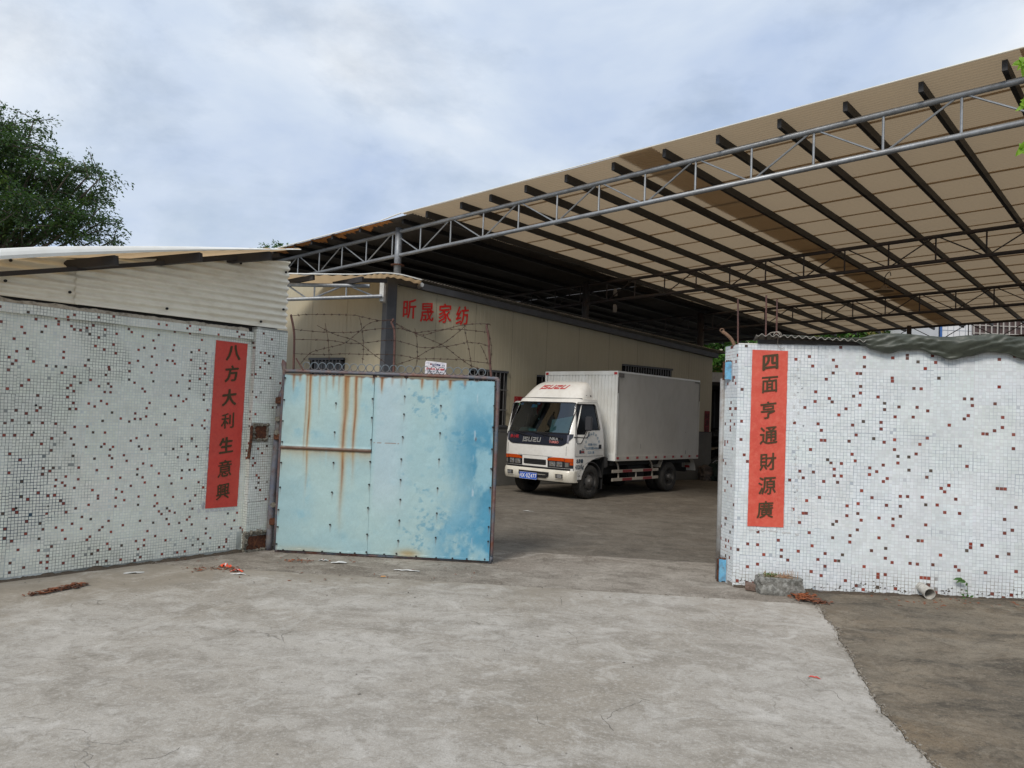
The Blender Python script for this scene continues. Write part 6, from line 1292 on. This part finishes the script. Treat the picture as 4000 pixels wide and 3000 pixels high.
# ================================================================= PLANTS
def leaves(n, fn, size, colf, name, mt_, parent=None, aspect=.42, droop=.3, fold=.0):
    V = np.zeros((n, 4, 3)); P, D = fn(n)
    L_ = size*rng.uniform(.6, 1.25, n)[:, None]; D = D+rng.normal(0, .5, (n, 3)); D[:, 2] -= droop; D /= np.linalg.norm(D, axis=1)[:, None]
    U = rng.normal(0, 1, (n, 3)); U[:, 2] += 1.2; S_ = np.cross(D, U); S_ /= np.linalg.norm(S_, axis=1)[:, None]; W_ = L_*aspect*.5
    V[:, 0] = P; V[:, 1] = P+D*L_*.45+S_*W_; V[:, 2] = P+D*L_; V[:, 3] = P+D*L_*.45-S_*W_
    V[:, 2, 2] -= L_[:, 0]*fold
    F = np.arange(n*4).reshape(n, 4); C_ = np.repeat(colf(P), 4, axis=0); o = link(name, npmesh(name, V.reshape(-1, 3), F, C_), mt_, parent); return o
LEAFM = mat('leaf_surface', (.05, .1, .02), .5, attr=True, spec=.35, trans=(.28, (.10, .20, .03)))
BARKM = mat('tree_bark', (.12, .10, .08), .95, var=(.06, .05, .04), vs=8, vamt=.6, bump=.8, bs=30)
def D_at(x, y, Y):   # used only to set out the far tree's twigs at its true distance
    d = fw+rt*((x-2000)/3000)+up*((1500-y)/3000); return Vector((0, 0, 1.6))+d*(Y/d.y)
def tree(label, base, trunk_h, lobes, leafsize, nleaf, cols, trunk_r=.2, group=None, twig=.55, name='leafy_tree', tw_per=22, depth=1.0, down=.35, seedv=0, cat='tree'):
    t = thing(name, label, cat, base, 0, group)
    top = Vector(base)+Vector((0, 0, trunk_h)); b = MB(); b.tube(catmull([Vector(base), Vector(base)+Vector((.1, .05, trunk_h*.5)), top], 4), [trunk_r*(1-.05*i) for i in range(9)], 9); b.build('trunk', BARKM, t, world=True)
    lim = MB(); A = []; B_ = []; wts = np.array([l[3]*l[4] for l in lobes]); ntw = max(len(lobes), nleaf//tw_per); cnt = np.maximum(3, (ntw*wts/wts.sum()).astype(int))
    for (x, y, z, rx, rz2), c in zip(lobes, cnt):
        q = Vector((x, y, z)); lim.tube(catmull([top, top.lerp(q, .5)+Vector((0, 0, -.25*(q-top).length*.3)), q], 3), [trunk_r*.32*(1-.14*i) for i in range(7)], 5)
        for _ in range(c):
            v = rng.normal(0, 1, 3); v /= np.linalg.norm(v); rr_ = rng.random()**.42; p = np.array(q)+v*rr_*np.array([rx, rx*depth, rz2])
            d = v*np.array([1, 1, .35])+rng.normal(0, .3, 3); d /= np.linalg.norm(d); A.append(p); B_.append(d)
    lim.build('limbs', BARKM, t, world=True, smooth=True); A = np.array(A); B_ = np.array(B_); k = len(A)
    tone = rng.random(k)
    tws = MB()
    for i in range(0, k, 3): tws.tube([A[i]-B_[i]*twig*.6, A[i]+B_[i]*twig*.9+np.array([0, 0, -.05])], .008*trunk_r/.2, 3, cap=False)
    tws.build('twigs', BARKM, t, world=True)
    base_ = np.array(base); L_ = leafsize
    def fn(n):
        i = rng.integers(0, k, n); s = rng.uniform(-.3, 1, n)[:, None]; P = A[i]+B_[i]*twig*s+rng.normal(0, .05*twig/.5, (n, 3)); P[:, 2] -= down*twig*(s[:, 0]**2)*.5; fn.i = i; return P, B_[i]*.8
    ca, cb, cc = [np.array(c_) for c_ in cols]
    def colf(P):
        tt = tone[fn.i][:, None]; r_ = rng.uniform(.75, 1.25, (len(P), 1)); c = np.where(tt < .6, ca, np.where(tt < .9, cb, cc)); return c*r_
    o = leaves(nleaf, fn, L_, colf, 'crown', LEAFM, None); o.parent = t; me = o.data; c = np.empty(len(me.vertices)*3, np.float32); me.vertices.foreach_get('co', c); c = c.reshape(-1, 3)-base_; me.vertices.foreach_set('co', c.ravel()); me.update(); o['kind'] = 'stuff' if False else 'thing'; del o['kind']
    return t
lob = []
for cx, cy, rx, ry in ((50, 490, 70, 45), (95, 600, 120, 60), (175, 468, 42, 16), (120, 500, 60, 20), (30, 560, 80, 70), (205, 575, 40, 14), (235, 600, 30, 10), (110, 700, 160, 80), (240, 690, 110, 45), (330, 655, 90, 26), (410, 660, 50, 22), (440, 690, 28, 12), (150, 820, 190, 90), (320, 760, 110, 55), (400, 770, 55, 24), (430, 735, 34, 12), (370, 850, 100, 28), (450, 860, 36, 12), (300, 905, 120, 38), (420, 938, 70, 12), (480, 945, 24, 6), (60, 900, 130, 70), (-150, 650, 170, 150), (-200, 850, 200, 130), (-40, 520, 60, 60)):
    p = D_at(cx-42, cy, 20+random.uniform(-.8, 1.2)); lob.append((p.x, p.y, p.z, rx/150*.93, ry/150*.72))
tree('tall dark green tree with feathery layered branches behind the left shed roof', (-14.6, 20.8, 0), 5.0, lob, .10, 52000, ((.022, .050, .018), (.035, .075, .020), (.075, .12, .018)), .28, twig=.55, tw_per=34)
tree('distant treetop just showing over the left end of the canopy', (-8.4, 26, 0), 5.2, [(-8.2, 26, 6.95, .26, .12), (-8.45, 26, 6.97, .18, .1), (-7.9, 26, 6.93, .2, .08), (-8.3, 26, 6.2, .8, .55)], .10, 2600, ((.06, .15, .02), (.09, .19, .03), (.05, .11, .02)), .12, 'trees behind the yard', twig=.2)
for lb, bx, by, lobes_, n in (('flowering mango tree behind the gap between factory and right wall', 9.2, 33, [(8.5, 33, 3.9, 1.3, 1.5), (9.6, 33, 4.4, 1.5, 1.5), (7.4, 33.5, 4.4, 1.3, .8), (6.2, 33.8, 4.7, 1.1, .6), (10.8, 33.5, 4.0, 1.3, 1.5), (8.4, 33, 5.3, 1.2, .5)], 17000),
                              ('broad mango tree seen through the truss left of the white house', 15.0, 33, [(13.3, 33, 4.9, 1.4, 1.0), (15.1, 33, 5.2, 1.5, 1.1), (16.8, 33, 4.9, 1.3, 1.1), (14.2, 33.5, 5.9, 1.3, .6), (16.2, 33.5, 5.8, 1.3, .6), (12.0, 34, 4.7, 1.2, .8)], 15000)):
    q_ = 1.2; bx *= q_; by *= q_; lobes_ = [(x*q_, y*q_, 1.6+(z-1.6)*q_, a_*q_, c_*q_) for x, y, z, a_, c_ in lobes_]
    tree(lb, (bx, by, 0), 3.2, lobes_, .26, n, ((.05, .13, .02), (.09, .20, .028), (.30, .24, .07)), .25, 'trees behind the yard', twig=.5, tw_per=16, down=.8)
# leafy branch hanging into view at the upper right, from a tree that stands beside the camera
rt_ = thing('roadside_tree', 'near tree with fresh green leaves hanging in at the right edge', 'tree', (3.7, 2.6, 0))
MB().tube(catmull([(3.7, 2.6, 0), (3.72, 2.62, 1.6), (3.6, 2.75, 3.3), (3.5, 2.8, 4.4)], 4), [.09-.004*i for i in range(13)], 10).build('trunk', BARKM, rt_, world=True, smooth=True)
FRESH = mat('fresh_leaf', (.22, .38, .03), .42, trans=(.35, (.35, .60, .05)), spec=.4, var=(.12, .26, .03), vs=9, vamt=.6)
branches = [[(3.6, 2.75, 3.3), (2.8, 3.0, 3.30), (2.35, 3.15, 3.22), (2.155, 3.2, 3.19), (2.115, 3.2, 3.175)], [(3.6, 2.75, 3.3), (2.8, 3.0, 3.2), (2.3, 3.15, 3.13), (2.16, 3.2, 3.06), (2.13, 3.2, 2.99)], [(3.5, 2.75, 3.0), (2.7, 3.0, 3.0), (2.3, 3.15, 2.93), (2.17, 3.2, 2.86), (2.105, 3.2, 2.80)], [(3.5, 2.75, 3.0), (2.7, 3.0, 2.95), (2.32, 3.15, 2.82), (2.19, 3.2, 2.80)]]
def big_leaf(p, d, L_, w):
    b = MB(); d = d.normalized(); s = d.cross(Vector((0, -1, .2))).normalized(); n_ = s.cross(d); P = []
    for i in range(7):
        t = i/6; ww = w*math.sin(min(1, t*1.02)**.8*PI)**.8*(.5); c = p+d*L_*t-Vector((0, 0, .25*L_*t*t)); P.append([c-s*ww+n_*ww*.35, c, c+s*ww+n_*ww*.35])
    return b.grid(P)
leafcount = 0
for bi, pts in enumerate(branches):
    P = catmull(pts, 6); MB().tube(P, [.006*(1-.8*i/len(P))+.0012 for i in range(len(P))], 6).build('twig', mat('green_twig', (.10, .13, .03), .7), rt_, world=True)
    for i in range(10, len(P)):
        if P[i].x > 2.75: continue
        for k in range(2):
            d = Vector((random.uniform(-.8, .4), random.uniform(-.3, .3), random.uniform(-.9, .45))); L_ = random.uniform(.028, .05); big_leaf(P[i], d, L_, L_*.55).build('leaf', FRESH, rt_, world=True, smooth=True)
tree_c = MB()
def fnc(n): 
    P = rng.normal(0, 1, (n, 3))*np.array([.55, .6, .45])+np.array([3.9, 2.5, 4.3]); return P, rng.normal(0, 1, (n, 3))
o = leaves(2500, fnc, .06, lambda P: np.tile(np.array([.12, .24, .03]), (len(P), 1)), 'crown', LEAFM); o.parent = rt_; o.matrix_basis = Matrix.Translation((-3.7, -2.6, 0))
# weed at the wall foot
wd = thing('weed', 'small green weed sprouting at the foot of the right wall', 'plant', tuple(RP(2.0, .09, .04)))
MB().tube(catmull([RP(2.0, .10, .03), RP(2.0, .17, .05), RP(1.985, .235, .06), RP(1.94, .262, .06)], 4), .002, 5).build('stem', mat('green_twig', (.10, .13, .03), .7), wd, world=True)
WL = mat('weed_leaf', (.05, .13, .025), .5, trans=(.2, (.1, .25, .04)))
for s, z, dx, dz, L_ in ((1.985, .235, -.8, .25, .075), (1.96, .25, -.9, .5, .06), (1.94, .26, -1, .05, .06), (1.95, .255, -.5, -.25, .05), (1.985, .20, .25, .9, .045), (2.0, .15, -.5, .3, .03), (1.975, .11, -.6, .5, .04), (2.02, .10, .6, .6, .045), (2.0, .10, .1, .9, .04), (1.985, .09, -.9, .2, .035)):
    big_leaf(RP(s, z, .05), dR*dx+Vector((0, 0, dz)), L_, L_*.42).build('leaf', WL, wd, world=True, smooth=True)

# ================================================================= BEHIND THE YARD
# dark shed in the gap, with a tiled parapet, and the car in it
DKW = mat('dim_shed_wall', (.06, .055, .048), .9, var=(.03, .028, .025), vs=2, vamt=.6)
sh = thing('dark_shed', 'unlit shed with a white tiled parapet behind the parked car', 'shed', (7.6, 25.5, 0))
MB().box((5.9, 27.0, 0), (11.5, 27.2, 3.0)).box((11.3, 23.5, 0), (11.5, 27.0, 3.0)).build('back_wall', DKW, sh, world=True)
MB().box((5.7, 23.6, 2.75), (11.6, 27.2, 2.85)).build('shed_roof', DKW, sh, world=True)
MB().box((5.75, 23.5, 2.85), (11.6, 23.6, 3.14)).build('parapet', mat('white_tile_parapet', (.66, .66, .65), .5, fine=(.25, .2, .2), fs=14, famt=.3), sh, world=True)
for x in (6.05, 6.6, 7.1, 8, 9): MB().box((x, 26.9, 0), (x+.05, 26.96, 2.7)).build('slat', mat('dim_slat', (.10, .10, .10), .8), sh, world=True)
CARB = mat('black_car_paint', (.006, .006, .008), .12, coat=.6, spec=.5); 
car = thing('parked_car', 'black car nose showing in the dark gap behind the truck', 'car', (6.12, 23.05, 0), R(90-14))
# local x = forward to back of the car?  x forward (towards the viewer's left), y to its left
car.rotation_euler = (0, 0, R(205)); MW[car.name] = Matrix.Translation((6.12, 23.05, 0)) @ Matrix.Rotation(R(205), 4, 'Z')
prof = [(1.35, .25), (1.42, .45), (1.38, .68), (1.25, .82), (.45, .98), (.25, 1.02), (-.45, 1.42), (-.9, 1.50), (-2.0, 1.50), (-2.5, 1.2), (-2.9, 1.1), (-3.0, .6), (-2.9, .3)]
P = []
for v in np.linspace(-1, 1, 17):
    P.append([(x-.10*abs(v)**4*(1 if x > 0 else -1)*2, .86*v*(1-.13*max(0, z-.95)/.5*abs(v)), z-(.05*abs(v)**6 if z > .6 else 0)) for x, z in prof])
MB().grid(P).build('body', CARB, car, smooth=True)
for v in (-1, 1): MB().plate(prof, lambda u, w_, d, v=v: (u-.10*2*(1 if u > 0 else -1), v*(.855*(1-.13*max(0, w_-.95)/.5)), w_-.05*(w_ > .6)), .01).build('side', CARB, car)
P = [[(.22-.62*t, .86*.9*v*.9, 1.035+.36*t) for t in (0, .5, 1)] for v in np.linspace(-1, 1, 8)]
MB().grid(P).build('windscreen', mat('car_glass', (.05, .055, .06), .08), car)
for v in (-1, 1):
    w = bpy.data.objects.new('wheel', None); COL.objects.link(w); w.parent = car; w.location = (.62, .80*v, .31)
    for x2 in (0,):
        MB().cyl((0, 0, 0), (0, 1, 0), .31, .2, 28).build('tyre', TYRE, w); b = MB()
        for k in range(8): a = 2*PI*k/8; b.bar((.05*math.cos(a), .105*v, .05*math.sin(a)), (.21*math.cos(a), .108*v, .21*math.sin(a)), .035, .02)
        b.tube([(.215*math.cos(a), .105*v, .215*math.sin(a)) for a in np.linspace(0, 2*PI, 25)[:-1]], .014, 5, closed=True); b.build('alloy_rim', mat('alloy_silver', (.55, .56, .58), .3, metal=.6), w)
    MB().box((1.05, .55*v-.14, .62), (1.36, .55*v+.14, .74)).build('headlight', mat('car_lamp', (.5, .5, .5), .1), car, bevel=.02)
    MB().box((1.28, .72*v-.06, .48), (1.36, .72*v+.06, .55)).build('indicator', AMB, car)
MB().tube([(1.2, -.5, .845), (.5, -.62, 1.0), (.2, -.68, 1.05)], .012, 5).build('bonnet_edge', mat('alloy_silver', (.55, .56, .58), .3, metal=.6), car)
# green sack and rubble by the car
SACK = mat('green_sack', (.03, .055, .045), .8, var=(.015, .025, .02), vs=6, vamt=.6)
tag(rock('sack', (5.93, 21.4, .22), (.28, .25, .26), SACK, 12, .3, amp=.3), 'dark green sack slumped in front of the black car wheel', 'sack')
tag(rock('rubble_bag', (5.50, 21.5, .16), (.2, .2, .2), mat('dusty_bag', (.16, .13, .11), .9, var=(.08, .07, .06), vs=6, vamt=.6), 15, .3, amp=.35), 'dusty brown bag beside the truck tail and the green sack', 'bag')
# long low wall added to cut light under the canopy, and the white house beyond it
yw = thing('added_back_wall', 'long dark wall added across the far side of the yard to dim it', 'wall', (14, 30, 0))
MB().box((9.5, 31.2, 0), (34, 31.4, 4.3)).build('wall_body', DKW, yw, world=True)  # body of the wall added to cut light under the canopy
ysw = thing('added_side_block', 'unseen building added along the right side of the yard to keep it dark', 'building', tuple(K(17.2, 8, 0)-Vector((0, 0, K(17.2, 8, 0).z))))  # out-of-view block added to keep side light from under the canopy
MB().add([Vector((*K(16.9, -1.5, 0)[:2], z)) for z in (0, 4.9)]+[Vector((*K(16.9, 21, 0)[:2], z)) for z in (4.9, 0)]+[Vector((*K(20, -1.5, 0)[:2], z)) for z in (0, 4.9)]+[Vector((*K(20, 21, 0)[:2], z)) for z in (4.9, 0)], [(0, 1, 2, 3), (4, 5, 1, 0), (1, 5, 6, 2), (3, 2, 6, 7)]).build('wall_body', DKW, ysw, world=True)  # body of the unseen block added to keep side light out
wh_ = thing('white_house', 'white tiled house with brown barred windows beyond the right wall', 'house', (23, 35, 0))
WT = mat('white_house_tile', (.70, .70, .70), .4, var=(.6, .6, .6), vs=2, vamt=.4)
MB().box((18.95, 34.0, 0), (18.95+9, 40, 7.6)).build('wall', WT, wh_, world=True)
b = MB()
for x in np.arange(19.0, 27.9, .26): b.box((x, 33.985, 4.8), (x+.022, 33.995, 7.6))
for z in np.arange(4.9, 7.6, .30): b.box((18.95, 33.986, z), (27.9, 33.996, z+.02))
b.build('tile_joints', mat('pale_joint', (.36, .38, .42), .8), wh_, world=True)['kind'] = 'stuff'
MB().box((18.90, 33.9, 0), (18.97, 33.98, 7.6)).build('blue_pipe', mat('blue_pipe', (.04, .12, .35), .5), wh_, world=True)
for x0 in (20.35, 24.3):
    w = MB().box((x0, 33.93, 5.95), (x0+3.4, 33.98, 7.2)).build('window', mat('brown_window', (.085, .055, .05), .4), wh_, world=True); MW[w.name] = mwof(wh_)
    for k in range(14): x = x0+.0+3.4*k/13; MB().box((x-.02, 33.84, 5.95), (x+.02, 33.88, 7.2)).build('window_bar', mat('bar_pale', (.45, .42, .38), .5), w, world=True)
    for j, z in enumerate((6.0, 6.35, 6.7, 7.05)): MB().box((x0, 33.85, z), (x0+3.4, 33.875, z+.03)).build('window_bar', MATS['bar_pale'], w, world=True)
ch_ = thing('cream_house', 'pale cream house wall just visible under the far canopy edge', 'house', (12, 46, 0))
MB().box((11.5, 46, 0), (21.5, 50, 7.3)).build('wall', mat('cream_house_wall', (.68, .62, .48), .6), ch_, world=True)
bk2 = thing('street_wall', 'plain dim boundary wall closing the yard behind the factory', 'wall', (-8, 22, 0))
MB().box((-22, 27, 0), (-6.5, 27.2, 3)).build('wall_body', DKW, bk2, world=True)

# crumbs and broken bits along the apron's edge and the joints
CR = mat('concrete_crumbs', (.30, .27, .225), .95, var=(.12, .10, .08), vs=30, vamt=.8)
def crumbs(pts, n, sd, s0, s1, label):
    b = MB()
    for _ in range(n):
        p = random.choice(pts); q = Vector((p[0]+random.gauss(0, sd), p[1]+random.uniform(-.04, .04), .0)); s = random.uniform(s0, s1); M_ = Matrix.Translation(q+Vector((0, 0, .008+s*.2))) @ Matrix.Rotation(random.uniform(0, 3), 4, Vector((random.random(), random.random(), 1)).normalized())
        b.box((-s, -s*.7, -s*.35), (s, s*.7, s*.35), M_)
    return tag(b.build('crumbs', CR), label, 'rubble', None, 'stuff')
crumbs([p for p in EP if p.y > 1.5], 420, .016, .002, .008, 'crumbled concrete bits along the cracked edge of the brown apron')
crumbs([p for p in J1 if p.x < 2.7], 200, .02, .002, .007, 'small crumbs caught along the joint before the gateway')
